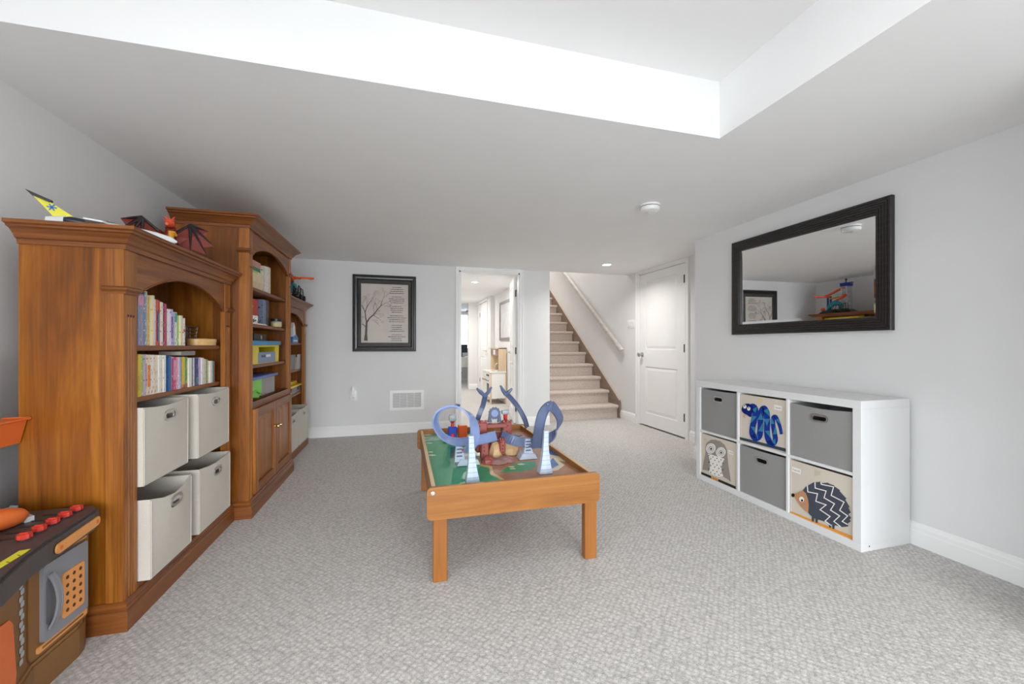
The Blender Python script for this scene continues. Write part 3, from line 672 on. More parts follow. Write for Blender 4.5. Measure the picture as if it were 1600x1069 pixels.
# ------------------------------------------------------------------ books and other things on the bookcase shelves
PAL = {'white': (236, 232, 226), 'cream': (230, 218, 190), 'yellow': (226, 196, 62), 'mustard': (206, 170, 80), 'orange': (222, 128, 50), 'red': (188, 52, 44), 'coral': (206, 92, 80),
       'maroon': (116, 44, 56), 'pink': (222, 150, 172), 'magenta': (190, 70, 110), 'lilac': (196, 180, 214), 'purple': (128, 84, 150), 'navy': (44, 54, 120), 'blue': (34, 92, 150),
       'pale blue': (160, 190, 220), 'grey blue': (130, 146, 172), 'teal': (70, 150, 150), 'green': (62, 140, 62), 'lime': (160, 196, 80), 'sage': (150, 172, 140), 'grey': (150, 148, 150), 'charcoal': (70, 70, 76), 'brown': (120, 84, 56)}
page_m = M('book_paper', (238, 230, 214), rough=0.9, var=0.06, scale=600)
def cover_mat(cname, accent):
    """cover with printed blotches of a second colour"""
    nm = 'cover_%s_%s' % (cname, accent)
    if nm in MATS: return MATS[nm]
    m, nt, b = _new(nm); L = nt.links.new; N = nt.nodes.new
    tc = N('ShaderNodeTexCoord'); mp = N('ShaderNodeMapping'); mp.inputs['Scale'].default_value = (40, 160, 55); L(tc.outputs['Object'], mp.inputs['Vector'])
    n = N('ShaderNodeTexNoise'); n.inputs['Scale'].default_value = 1.0; n.inputs['Detail'].default_value = 2; L(mp.outputs[0], n.inputs['Vector'])
    rp = N('ShaderNodeValToRGB'); rp.color_ramp.interpolation = 'CONSTANT'; L(n.outputs['Fac'], rp.inputs[0]); e = rp.color_ramp.elements
    e[0].position = 0; e[0].color = rgba(lin(PAL[cname])); e[1].position = 0.60; e[1].color = rgba(lin(PAL[accent]))
    L(rp.outputs[0], b.inputs['Base Color']); b.inputs['Roughness'].default_value = 0.35
    MATS[nm] = m; return m
def make_book(label, group, base, thick, hgt, dep, cname, accent, tilt=0.0, band=None):
    """upright book: spine faces +x at local x=0, thickness along y"""
    bm = BM(); c = 0.0022
    pts = [(0, 0), (0, thick), (-dep, thick), (-dep, thick - c), (-c, thick - c), (-c, c), (-dep, c), (-dep, 0)]
    prism(bm, [(x, y, 0) for x, y in pts], (0, 0, hgt))
    o = obj('book', bm, cover_mat(cname, accent)); tag(o, label, 'book', group); o.location = base; o.rotation_euler = (tilt, 0, 0)
    bm = BM(); box(bm, -dep + 0.003, -c - 0.0004, c + 0.0002, thick - c - 0.0002, 0.003, hgt - 0.003); obj('pages', bm, page_m, o)
    if band:
        bm = BM(); box(bm, 0.0002, 0.0008, 0.0008, thick - 0.0008, hgt * band[1], hgt * band[2]); obj('spine_label', bm, cover_mat(band[0], cname), o)
    return o
USED = set()
def book_row(rows, X, zb, shelfname, group, depth=0.20):
    rnd = random.Random(hash(shelfname) % 1000 if False else len(shelfname) * 7)
    names = [r[3] for r in rows]
    for i, (u0, u1, vt, cn, ac, band) in enumerate(rows):
        ya, yb = PX(u0, 540, X).y, PX(u1, 540, X).y
        zt = PX((u0 + u1) / 2, vt, X).z; th = yb - ya
        w = 'thick' if th > 0.042 else ('slim' if th < 0.020 else 'mid-width')
        hy = lambda c: c.replace(' ', '-')
        l = 'beside the post' if i == 0 else 'after a %s one' % hy(names[i - 1])
        r = 'ending the row' if i == len(rows) - 1 else 'before a %s one' % hy(names[i + 1])
        lab = '%s %s book %s, %s, %s' % (w, hy(cn), l, r, shelfname); k = 0
        while lab in USED:
            k += 1; lab = '%s %s book with %s flecks %s, %s, %s' % (w, hy(cn), hy(ac), l, r, shelfname)
            if k > 1: break
        USED.add(lab)
        make_book(lab, group, (X + rnd.uniform(-0.006, 0.004), ya + 0.0004, zb), th - 0.0008, zt - zb, depth, cn, ac, 0.0, band)
def U3(x): return 200 + x * 0.1122
def V3(y): return 430 + y * 0.1122
r1 = [(131, 215, 262, 'grey blue', 'pink', ('pink', 0.78, 0.97)), (215, 250, 228, 'grey blue', 'white', None), (250, 290, 225, 'cream', 'white', None), (290, 325, 278, 'mustard', 'cream', None), (325, 355, 284, 'cream', 'yellow', None),
      (355, 385, 332, 'pale blue', 'grey blue', None), (385, 402, 338, 'white', 'pink', None), (402, 425, 344, 'coral', 'red', ('navy', 0.1, 0.75)), (425, 446, 350, 'red', 'navy', ('grey blue', 0.05, 0.7)), (446, 466, 373, 'cream', 'grey', None),
      (466, 486, 380, 'white', 'sage', None), (486, 506, 386, 'maroon', 'pink', None), (506, 528, 400, 'magenta', 'maroon', None), (528, 552, 432, 'maroon', 'charcoal', None), (552, 588, 472, 'white', 'lilac', None), (588, 618, 476, 'lilac', 'purple', ('purple', 0.2, 0.8)),
      (618, 645, 513, 'pale blue', 'teal', None), (645, 682, 518, 'white', 'teal', ('teal', 0.7, 0.98)), (682, 722, 560, 'lime', 'white', ('lime', 0.4, 0.9)), (722, 750, 563, 'cream', 'lime', None), (750, 764, 575, 'red', 'coral', None), (764, 788, 600, 'white', 'red', ('red', 0.5, 0.6))]
book_row([(U3(a), U3(b), V3(v), c, d, e) for a, b, v, c, d, e in r1], -1.035, 1.056, 'arched shelf', 'picture books on the arched upper shelf')
def U4(x): return 200 + x * 0.1029
def V4(y): return 530 + y * 0.1029
r2 = [(141, 182, 232, 'yellow', 'lime', ('mustard', 0.15, 0.5)), (182, 215, 228, 'yellow', 'mustard', None), (215, 240, 236, 'lime', 'white', None), (240, 262, 236, 'lilac', 'grey', None), (262, 300, 232, 'white', 'coral', ('red', 0.15, 0.78)), (300, 348, 236, 'cream', 'orange', ('orange', 0.2, 0.74)),
      (348, 395, 238, 'white', 'red', None), (395, 438, 240, 'cream', 'coral', None), (438, 470, 240, 'white', 'grey', None), (470, 500, 242, 'white', 'cream', None), (500, 530, 243, 'cream', 'grey', None), (530, 566, 244, 'white', 'pale blue', None),
      (566, 600, 254, 'blue', 'pale blue', ('lime', 0.25, 0.5)), (600, 641, 258, 'blue', 'navy', None), (641, 681, 264, 'pale blue', 'white', None), (681, 721, 270, 'magenta', 'pink', ('pink', 0.3, 0.9)), (721, 760, 276, 'pink', 'white', None), (760, 792, 278, 'lilac', 'white', None), (792, 830, 276, 'teal', 'lilac', None),
      (830, 876, 270, 'yellow', 'mustard', ('red', 0.0, 0.12)), (876, 921, 272, 'green', 'yellow', ('red', 0.02, 0.12)), (921, 962, 286, 'white', 'cream', None), (962, 990, 284, 'grey blue', 'navy', None), (990, 1022, 284, 'white', 'pale blue', None), (1022, 1054, 280, 'navy', 'blue', None), (1054, 1088, 280, 'navy', 'lilac', ('teal', 0.05, 0.3)),
      (1088, 1120, 278, 'lilac', 'pink', None), (1120, 1152, 284, 'white', 'lilac', None), (1152, 1180, 300, 'cream', 'sage', None), (1180, 1206, 306, 'sage', 'green', None), (1206, 1240, 325, 'cream', 'yellow', None), (1240, 1274, 330, 'white', 'cream', None), (1274, 1296, 332, 'teal', 'charcoal', None), (1296, 1314, 334, 'red', 'coral', None)]
book_row([(U4(a), U4(b), V4(v), c, d, e) for a, b, v, c, d, e in r2], -1.035, 0.848, 'lower shelf', 'books on the lower book shelf')
# book lying across the lower row
p = PX(284, 550, -1.06); q = PX(305, 550, -1.06)
bm = BM(); dz = 0.022
prism(bm, [(0, 0, 0), (0, 0, dz), (-0.10, 0, dz), (-0.10, 0, dz - 0.002), (-0.002, 0, dz - 0.002), (-0.002, 0, 0.002), (-0.10, 0, 0.002), (-0.10, 0, 0)], (0, q.y - p.y, 0))
o = obj('book', bm, cover_mat('grey', 'sage')); tag(o, 'grey book lying flat on top of the lower row of books', 'book'); o.location = (-1.06, p.y, 1.0055)
bm = BM(); box(bm, -0.097, -0.003, 0.003, q.y - p.y - 0.003, 0.0025, dz - 0.0025); obj('pages', bm, page_m, o)
# wire basket and round wooden box
t = thing('wire_basket', 'small grey wire basket behind the oval wooden box', 'basket', (-1.160, 2.60, 1.056))
wire_m = M('grey_wire', (132, 124, 112), rough=0.4, metal=0.7)
def rect_ring(w, d, z, r=0.02): return [(a, b, z) for a, b in rrect(-d / 2, d / 2, -w / 2, w / 2, r)]
for k in range(6):
    f = k / 5; bm = BM(); tube(bm, rect_ring(0.13 + 0.03 * f, 0.05 + 0.015 * f, 0.004 + 0.100 * f), 0.0024 if k < 5 else 0.0035, 5, closed=True); obj('wire_ring', bm, wire_m, t)
lo = rect_ring(0.13, 0.05, 0.004); hi = rect_ring(0.16, 0.065, 0.104)
for i in range(0, len(lo), 2):
    bm = BM(); tube(bm, [lo[i], hi[i]], 0.0020, 5); obj('wire_upright', bm, wire_m, t)
bm = BM(); box(bm, -0.024, 0.024, -0.062, 0.062, 0.001, 0.004); obj('basket_floor', bm, wire_m, t)
ya, yb = PX(296, 535, -1.06).y, PX(342, 535, -1.06).y
t = thing('oval_box', 'low oval pale wooden box with lid on the arched upper shelf', 'box', (-1.062, 2.55, 1.056)); t.scale = (0.58, 1, 1)
birch = wood('birch_strip', (196, 150, 84), (222, 182, 118), (236, 204, 146), 'Y', ring=10)
R_ = (yb - ya) / 2; R_ = 0.100
bm = BM(); lathe(bm, [(R_ - 0.004, 0), (R_ - 0.002, 0.001), (R_ - 0.002, 0.022), (R_ - 0.006, 0.022)], (0, 0, 0), 'Z', 32); obj('body', bm, birch, t, True)
bm = BM(); lathe(bm, [(R_ + 0.001, 0.016), (R_ + 0.001, 0.034), (R_ - 0.002, 0.036), (0.001, 0.036)], (0, 0, 0), 'Z', 32); lid = obj('lid', bm, birch, t, True)
bm = BM(); tube(bm, [(0.04 * math.cos(a), 0.04 * math.sin(a), 0.0372) for a in [2 * math.pi * i / 20 for i in range(20)]], 0.002, 5, closed=True); obj('lid_ring', bm, M('lid_burn_mark', (150, 100, 50), rough=0.7), lid)

# ---- tall bookcase
def U5(x): return 380 + x * 0.1122
def V5(y): return 400 + y * 0.1122
XB = -0.955
def upright(label, name, cat, u0, u1, vt, zb, X, dep, mats, bands=(), group=None, shrink=0.0006):
    ya, yb = PX(u0, 500, X).y, PX(u1, 500, X).y; zt = PX((u0 + u1) / 2, vt, X).z
    bm = BM(); box(bm, -dep, 0, 0, yb - ya - shrink, 0, zt - zb, 0.002, 1); o = obj(name, bm, mats); tag(o, label, cat, group); o.location = (X, ya, zb)
    for (nm, f0, f1, m) in bands:
        bm = BM(); h_ = zt - zb; box(bm, -dep * 0.96, 0.0007, -0.0007, yb - ya - shrink + 0.0007, h_ * f0, h_ * f1); obj(nm, bm, m, o)
    return o
card = lambda n, c: M(n, c, rough=0.5, var=0.05, scale=30)
# stacked game boxes: lower cream, upper pink with green band
zl = 1.433; ya, yb = PX(391, 440, XB).y - 0.09, PX(409.5, 440, XB).y
hz = PX(405, V5(232), XB).z - zl; hz2 = PX(405, V5(88), XB).z - zl
t = thing('game_box', 'cream cardboard game box under the pink and green one', 'box', (XB, ya, zl)); bm = BM(); box(bm, -0.22, 0, 0, yb - ya, 0, hz * 0.45, 0.001, 1); obj('tray', bm, card('card_cream_dark', (216, 196, 156)), t)
bm = BM(); box(bm, -0.222, 0.002, -0.002, yb - ya + 0.002, hz * 0.40, hz - 0.001, 0.001, 1); obj('lid', bm, card('card_cream', (222, 206, 172)), t)
bm = BM(); box(bm, -0.15, 0.0026, -0.0026, (yb - ya) * 0.7, hz * 0.86, hz * 0.97); obj('printed_band', bm, card('card_lime', (170, 190, 110)), t)
t = thing('game_box', 'pink cardboard game box with green band topping the cream box', 'box', (XB - 0.01, ya, zl + hz)); bm = BM(); box(bm, -0.21, 0, 0, yb - ya - 0.004, 0, (hz2 - hz) * 0.5, 0.001, 1); obj('tray', bm, card('card_green', (58, 140, 104)), t)
bm = BM(); box(bm, -0.212, 0.002, -0.002, yb - ya - 0.002, (hz2 - hz) * 0.42, hz2 - hz, 0.001, 1); obj('lid', bm, card('card_pink', (196, 140, 136)), t)
for a, b, v, cn, ac, lab in ((267, 305, 135, 'cream', 'charcoal', 'cream speckled book standing beside the stacked game boxes'), (305, 345, 140, 'white', 'grey', 'white book with grey speckles between two cream speckled books'), (345, 382, 150, 'cream', 'grey', 'cream speckled book at the open end of the tall case top shelf')):
    ya, yb = PX(U5(a), 440, XB).y, PX(U5(b), 440, XB).y
    make_book(lab, 'speckled books in the tall bookcase', (XB, ya, 1.433), yb - ya - 0.001, PX(U5(a), V5(v), XB).z - 1.433, 0.2, cn, ac)
# second shelf: red box, two blue-grey books, patterned mug, papers, jar
zs = 1.195
ya, yb = PX(391, 480, XB).y - 0.06, PX(U5(272), 480, XB).y
t = thing('game_box', 'upright red box with white motifs in the tall bookcase', 'box', (XB - 0.03, ya, zs)); hh = PX(405, V5(600), XB).z - zs
bm = BM(); box(bm, -0.19, 0, 0, yb - ya, 0, hh, 0.002, 1); obj('body', bm, card('card_red', (190, 52, 46)), t)
for (y, z, s) in ((0.62, 0.70, 0.016), (0.30, 0.48, 0.012), (0.72, 0.30, 0.014), (0.45, 0.82, 0.010)):
    bm = BM(); lathe(bm, [(s, 0), (s, 0.0008)], (0.0, (yb - ya) * y, hh * z), 'X', 10); obj('white_motif', bm, card('card_white', (232, 226, 220)), t)
    bm = BM(); lathe(bm, [(s, -0.0008), (s, 0)], (-0.1 - y * 0.05, 0, hh * z), 'Y', 10); obj('white_motif', bm, card('card_white', (232, 226, 220)), t)
for a, b, v, cn, ac, lab in ((274, 318, 605, 'grey blue', 'charcoal', 'blue-grey book standing next to the upright red box'), (318, 358, 612, 'charcoal', 'grey blue', 'dark grey book behind the black-lidded jar')):
    ya, yb = PX(U5(a), 480, XB - 0.03).y, PX(U5(b), 480, XB - 0.03).y
    make_book(lab, 'dark books in the tall bookcase', (XB - 0.03, ya, zs), yb - ya - 0.001, PX(U5(a), V5(v), XB - 0.03).z - zs, 0.18, cn, ac)
p = PX(396.5, 500, XB + 0.01)
t = thing('patterned_mug', 'white mug with dark pattern in front of the red box', 'mug', (XB + 0.008, p.y, zs + 0.0085)); hm = 0.046
bm = BM(); lathe(bm, [(0.001, 0.0), (0.020, 0.0), (0.024, 0.004), (0.025, hm), (0.022, hm), (0.021, 0.005), (0.001, 0.005)], (0, 0, 0), 'Z', 20, cap=False); obj('cup', bm, cover_mat('white', 'charcoal'), t, True)
bm = BM(); tube(bm, [(0.0, -0.023, 0.036), (0.0, -0.036, 0.034), (0.0, -0.038, 0.018), (0.0, -0.024, 0.010)], 0.003, 6); obj('handle', bm, cover_mat('white', 'charcoal'), t, True)
ya, yb = PX(391, 500, XB + 0.02).y, PX(417, 500, XB + 0.02).y
t = thing('paper_stack', 'white papers lying flat under the patterned mug', 'papers', (XB - 0.10, (ya + yb) / 2, zs))
for k in range(3):
    bm = BM(); w_ = (yb - ya) / 2 - 0.01 * k; box(bm, 0.074 + 0.003 * k, 0.125 - 0.003 * k, -w_, w_, 0.0028 * k, 0.0028 * (k + 1) - 0.0003); obj('sheet', bm, card('paper_white', (240, 234, 228)), t)
p = PX(425.5, 503, XB + 0.0)
t = thing('jar', 'clear jar of yellow pieces with a black lid', 'jar', (XB + 0.012, PX(430, 503, XB + 0.01).y + 0.02, zs)); r_ = 0.038
bm = BM(); lathe(bm, [(0.001, 0.0), (r_ - 0.004, 0.0), (r_, 0.006), (r_, 0.040), (r_ - 0.006, 0.046)], (0, 0, 0), 'Z', 20, cap=False); obj('glass', bm, clear_plastic('jar_glass', (240, 240, 230), 0.3), t, True)
bm = BM(); lathe(bm, [(0.001, 0.003), (r_ - 0.005, 0.003), (r_ - 0.004, 0.034), (0.001, 0.038)], (0, 0, 0), 'Z', 14, cap=False); obj('filling', bm, cover_mat('yellow', 'charcoal'), t, True)
bm = BM(); lathe(bm, [(r_ + 0.002, 0.044), (r_ + 0.002, 0.062), (0.001, 0.063)], (0, 0, 0), 'Z', 20, cap=False); obj('lid', bm, plastic('black_plastic', (28, 28, 30)), t, True)
# third shelf: yellow tub with blue lid; dark box on it
zs = 0.928; X0 = XB + 0.005
ya, yb = PX(392, 545, X0).y - 0.02, PX(436, 545, X0).y; hb = PX(410, 539.5, X0).z - zs; hl = PX(410, 532.5, X0).z - zs
yel = plastic('yellow_plastic', (232, 208, 44)); blu = plastic('sky_blue_plastic', (40, 138, 190)); lim = plastic('lime_plastic', (120, 210, 60)); slate = plastic('slate_blue_plastic', (84, 112, 176))
t = thing('toy_tub', 'yellow plastic toy tub with sky-blue lid and clear front', 'storage tub', (X0, ya, zs)); W_ = yb - ya
bm = BM()
out = [(0, 0.012, 0), (0, W_ - 0.012, 0), (0, W_, hb), (0, 0, hb)]; inn = [(0, W_ * 0.30, 0.012), (0, W_ * 0.80, 0.012), (0, W_ * 0.86, hb * 0.90), (0, W_ * 0.26, hb * 0.90)]
sheet_with_hole(bm, out, inn, (-0.006, 0, 0)); obj('front_frame', bm, yel, t)
for (y0, y1) in ((0.0, 0.006), (W_ - 0.006, W_)):
    bm = BM(); box(bm, -0.24, -0.006, y0, y1, 0.0, hb); obj('tub_side', bm, yel, t)
bm = BM(); box(bm, -0.24, -0.234, 0.006, W_ - 0.006, 0, hb); obj('tub_back', bm, yel, t)
bm = BM(); box(bm, -0.234, -0.006, 0.006, W_ - 0.006, 0, 0.006); obj('tub_floor', bm, yel, t)
bm = BM(); box(bm, -0.003, 0.001, W_ * 0.24, W_ * 0.84, 0.004, hb * 0.62); wp = obj('front_pocket', bm, clear_plastic('blue_clear', (150, 170, 205), 0.75, 0.3), t)
for a, b, c0, c1, m in ((0.34, 0.48, 0.34, 0.46, plastic('navy_print', (40, 60, 110))), (0.50, 0.66, 0.34, 0.48, card('card_white', (232, 226, 220)))):
    bm = BM(); box(bm, 0.001, 0.0018, W_ * a, W_ * b, hb * c0, hb * c1); obj('printed_label', bm, m, wp)
bm = BM(); box(bm, -0.25, 0.012, -0.010, W_ + 0.012, hb, hl, 0.006, 2); obj('lid', bm, blu, t, 30)
ya, yb = PX(397, 526, X0 - 0.03).y, PX(416, 526, X0 - 0.03).y; hd = PX(405, 521.5, X0 - 0.03).z - (zs + hl)
t = thing('photo_box', 'small black box with a bright picture lying on the blue lid', 'box', (X0 - 0.03, ya, zs + hl)); bm = BM(); box(bm, -0.12, 0, 0, yb - ya, 0, hd, 0.002, 1); obj('body', bm, card('card_black', (36, 34, 38)), t)
bm = BM(); lathe(bm, [(0.016, 0), (0.016, 0.001)], (0, (yb - ya) * 0.58, hd * 0.5), 'X', 8); obj('picture_print', bm, cover_mat('orange', 'white'), t)
# fourth shelf: lime and clear tub with slate lid
zs = 0.700; X0 = XB + 0.005
ya, yb = PX(391, 600, X0).y - 0.05, PX(430, 600, X0).y; W_ = yb - ya; hb = PX(415, 590, X0).z - zs; hl = hb + 0.022
t = thing('toy_tub', 'lime and clear plastic tub with slate-blue lid on the lowest open shelf', 'storage tub', (X0, ya, zs))
ym = PX(409.5, 600, X0).y - ya
bm = BM(); pr = [(0, 0.0, 0.02), (0, ym * 0.75, 0.0), (0, ym * 0.98, 0.03), (0, ym, hb), (0, 0, hb)]; prism(bm, pr, (-0.25, 0, 0)); obj('lime_end', bm, lim, t)
bm = BM(); tube(bm, [(0.004, ym * 0.15, hb * 0.35), (0.006, ym * 0.55, hb * 0.42), (0.004, ym * 0.80, hb * 0.22)], 0.006, 6); obj('moulded_rib', bm, lim, t)
bm = BM(); box(bm, -0.25, -0.004, ym, W_, 0.004, hb); obj('clear_body', bm, clear_plastic('clear_tub', (214, 210, 206), 0.5, 0.15), t)
for k in range(9):
    rr = random.Random(k); bm = BM(); s = 0.018 + 0.01 * rr.random(); ball(bm, (-0.03 - 0.16 * rr.random(), ym + 0.03 + (W_ - ym - 0.06) * rr.random(), 0.012 + s + 0.05 * rr.random()), s, n=8); obj('toy_inside', bm, [card('card_white', (232, 226, 220)), page_m, card('card_cream', (222, 206, 172)), plastic('tan_plastic', (170, 150, 120))][k % 4], t)
bm = BM(); box(bm, -0.262, 0.016, -0.01, W_ + 0.02, hb, hl, 0.006, 2); obj('lid', bm, slate, t, 30)

# ---- bookcase by the picture wall
X3 = -1.045
zs = 1.078; p = PX(459, 535, X3)
t = thing('toy_rocket', 'blue and white plastic toy on the arched shelf by the picture wall', 'toy', (X3 - 0.02, p.y, zs))
bm = BM(); prism(bm, [(0.03, -0.09, 0), (0.03, 0.12, 0.0), (0.03, 0.13, 0.05), (0.03, 0.03, 0.09), (0.03, -0.06, 0.07)], (-0.1, 0, 0)); obj('hull', bm, plastic('toy_blue', (60, 130, 200)), t)
bm = BM(); prism(bm, [(0.032, -0.07, 0.06), (0.032, 0.02, 0.085), (0.032, 0.0, 0.16), (0.032, -0.04, 0.20), (0.032, -0.08, 0.15)], (-0.06, 0, 0)); obj('sail', bm, plastic('toy_white', (226, 228, 232)), t)
bm = BM(); box(bm, -0.05, 0.034, -0.05, 0.09, 0.012, 0.03, 0.003, 1); obj('stripe', bm, plastic('toy_white', (226, 228, 232)), t)
bm = BM(); lathe(bm, [(0.02, 0), (0.018, 0.02), (0.002, 0.045)], (-0.01, -0.045, 0.19), 'Z', 10); obj('nose_cone', bm, plastic('toy_red', (196, 52, 40)), t)
zs = 0.812
for i, (u0, u1, lab) in enumerate(((448, 461, 'grey speckled magazine box leaning in the bookcase by the picture wall'), (462, 474, 'pale grey speckled magazine box at the open end of the shelf'))):
    ya, yb = PX(u0, 565, X3).y, PX(u1, 565, X3).y; h_ = PX(468, 553.5, X3).z - zs; w_ = (yb - ya) * 0.86
    t = thing('magazine_box', lab, 'magazine box', (X3 + 0.005, ya, zs), 0, 'speckled magazine boxes'); m = fabric('speckled_grey_%d' % i, ((150, 148, 148), (190, 186, 182))[i], 0.25); lean = 0.05
    bm = BM(); prism(bm, [(0, 0, 0), (0, w_, 0), (0, w_ + lean, h_), (0, lean, h_)], (-0.004, 0, 0)); obj('front_panel', bm, m, t)
    bm = BM(); prism(bm, [(-0.004, 0, 0), (-0.22, 0, 0), (-0.22, lean, h_), (-0.10, lean, h_), (-0.004, lean * 0.75, h_ * 0.75)], (0, 0.004, 0)); obj('side_panel', bm, m, t)
    bm = BM(); prism(bm, [(-0.004, w_ - 0.004, 0), (-0.22, w_ - 0.004, 0), (-0.22, w_ + lean - 0.004, h_), (-0.10, w_ + lean - 0.004, h_), (-0.004, w_ + lean * 0.75 - 0.004, h_ * 0.75)], (0, 0.004, 0)); obj('side_panel', bm, m, t)
    bm = BM(); prism(bm, [(-0.01, 0.01, 0.004), (-0.01, w_ - 0.01, 0.004), (-0.01, w_ + lean * 0.8 - 0.01, h_ * 0.8), (-0.01, lean * 0.8 + 0.01, h_ * 0.8)], (-0.19, 0, 0)); obj('magazines', bm, page_m, t)
zs = 0.574; ya, yb = PX(447, 605, X3).y, PX(470, 605, X3).y; h_ = PX(465, 603, X3).z - zs; hl = PX(465, 597, X3).z - zs
t = thing('toy_tub', 'clear tub with bright yellow lid in the bookcase by the picture wall', 'storage tub', (X3 + 0.005, ya, zs)); W_ = yb - ya
bm = BM(); prism(bm, [(0, 0.02, 0), (0, W_ - 0.02, 0), (0, W_, h_), (0, 0, h_)], (-0.2, 0, 0)); obj('clear_body', bm, clear_plastic('clear_tub_dark', (170, 166, 164), 0.65, 0.2), t)
bm = BM(); box(bm, -0.21, 0.012, -0.012, W_ + 0.012, h_, h_ + 0.02, 0.005, 2); lid = obj('lid', bm, plastic('lid_yellow', (236, 196, 40)), t, 30)
bm = BM(); box(bm, -0.17, -0.03, 0.04, W_ - 0.04, h_ + 0.02, hl + 0.012, 0.008, 2); obj('lid_dome', bm, plastic('lid_yellow', (236, 196, 40)), lid, 30)
for y in (0.25, 0.75):
    bm = BM(); box(bm, 0.0, 0.008, W_ * y - 0.02, W_ * y + 0.02, h_ * 0.5, h_ * 0.95, 0.002, 1); obj('clip', bm, plastic('black_plastic', (28, 28, 30)), t)

# ------------------------------------------------------------------ toys on top of the bookcases
ZT = 1.490
pl = thing('toy_plane', 'white toy plane with yellow tail fin and blue star on the bookcase', 'toy plane', (-1.25, 1.885, ZT), 0)
A = Vector((-0.03, 0.0, 0.035)); Bn = Vector((0.31, 0.155, 0.012)); dirv = (Bn - A).normalized(); sid = Vector((-dirv.y, dirv.x, 0)).normalized(); upv = Vector((0, 0, 1))
bm = BM(); tube(bm, [A, A.lerp(Bn, 0.12), A.lerp(Bn, 0.35), A.lerp(Bn, 0.6), A.lerp(Bn, 0.82), A.lerp(Bn, 0.95), Bn], [0.012, 0.026, 0.03, 0.03, 0.026, 0.016, 0.004], 12); obj('fuselage', bm, plastic('plane_white', (232, 236, 234), 0.25), pl, True)
bm = BM(); tube(bm, [A + Vector((0, 0, -0.014)), A.lerp(Bn, 0.3) + Vector((0, 0, -0.014)), A.lerp(Bn, 0.92) + Vector((0, 0, -0.008))], [0.014, 0.024, 0.012], 10); obj('belly', bm, plastic('plane_teal', (40, 150, 148), 0.3), pl, True)
def tri3(pts, off): return [A + dirv * a + upv * b + sid * off for a, b in pts]
finp = [(-0.034, 0.084), (0.010, 0.068), (0.085, 0.018), (0.025, 0.008)]
bm = BM(); prism(bm, tri3(finp, -0.004), sid * 0.008); fin = obj('tail_fin', bm, plastic('fin_yellow', (230, 222, 40)), pl)
bm = BM(); prism(bm, tri3([(-0.048, 0.096), (0.018, 0.072), (0.010, 0.064), (-0.034, 0.080)], -0.012), sid * 0.024); obj('fin_tip', bm, plastic('black_plastic', (28, 28, 30)), fin)
cst = A + dirv * 0.008 + upv * 0.050 - sid * 0.005
for k in range(3):
    a = math.pi * k / 3; d_ = dirv * math.cos(a) + upv * math.sin(a); e_ = (-dirv * math.sin(a) + upv * math.cos(a)) * 0.0022
    for off in (-0.0055, 0.0045):
        c_ = A + dirv * 0.016 + upv * 0.048 + sid * off; bm = BM(); prism(bm, [c_ - d_ * 0.013 - e_, c_ + d_ * 0.013 - e_, c_ + d_ * 0.013 + e_, c_ - d_ * 0.013 + e_], sid * 0.001); obj('star_mark', bm, plastic('mark_blue', (30, 110, 190)), fin)
for s in (1, -1):
    bm = BM(); w0 = A.lerp(Bn, 0.30); prism(bm, [w0 + sid * 0.02 * s, w0 + dirv * 0.13 + sid * 0.02 * s, w0 + dirv * 0.05 + sid * 0.13 * s, w0 - dirv * 0.0 + sid * 0.13 * s], (0, 0, 0.006)); obj('wing', bm, plastic('plane_white', (232, 236, 234), 0.25), pl)
for s in (-1, 1):
    bm = BM(); e0 = A + dirv * 0.05 + sid * 0.034 * s + upv * 0.004; tube(bm, [e0, e0 + dirv * 0.02, e0 + dirv * 0.09, e0 + dirv * 0.11], [0.010, 0.016, 0.015, 0.006], 10); obj('engine', bm, plastic('engine_dark', (36, 40, 56)), pl, True)
bm = BM(); tube(bm, [A + dirv * 0.16 + upv * 0.028, A + dirv * 0.20 + upv * 0.026], [0.006, 0.006], 8); obj('cockpit_glass', bm, plastic('engine_dark', (36, 40, 56)), pl)

dr = thing('toy_dragon', 'red and black toy dragon with spread wings and orange head', 'toy dragon', (-1.07, 2.235, ZT), math.radians(-62))
drd = plastic('dragon_red', (116, 32, 16), 0.55); dbk = plastic('dragon_black', (34, 24, 26), 0.5); dor = plastic('dragon_orange', (226, 84, 52), 0.45); dyl = plastic('dragon_gold', (222, 160, 50), 0.45)
bm = BM(); tube(bm, smooth([(-0.03, -0.12, 0.012), (-0.03, -0.07, 0.02), (-0.01, -0.03, 0.045), (0.0, 0.0, 0.075), (0.01, 0.012, 0.10), (0.02, 0.012, 0.118)], 4), [0.004 + 0.022 * min(1, i / 10) * (1 if i < 14 else 0.75) for i in range(21)], 10); obj('body', bm, drd, dr, True)
bm = BM(); tube(bm, smooth([(0.018, 0.012, 0.05), (0.026, 0.014, 0.075), (0.03, 0.014, 0.1)], 4), 0.012, 8); obj('belly_plates', bm, dyl, dr, True)
bm = BM(); ball(bm, (0.03, 0.008, 0.135), 0.022, (1.3, 0.9, 0.9)); tube(bm, [(0.03, 0.008, 0.132), (0.06, 0.0, 0.124), (0.075, -0.004, 0.12)], [0.018, 0.013, 0.006], 8); hd = obj('head', bm, dor, dr, True)
for k, (a, b, c_) in enumerate(((-0.01, 0.03, 0.165), (0.0, 0.0, 0.178), (0.015, 0.028, 0.172), (-0.015, -0.015, 0.16), (0.03, -0.012, 0.165))):
    bm = BM(); tube(bm, [(0.022, 0.008, 0.142), (a, b, c_)], [0.007, 0.001], 6); obj('horn', bm, dor, hd)
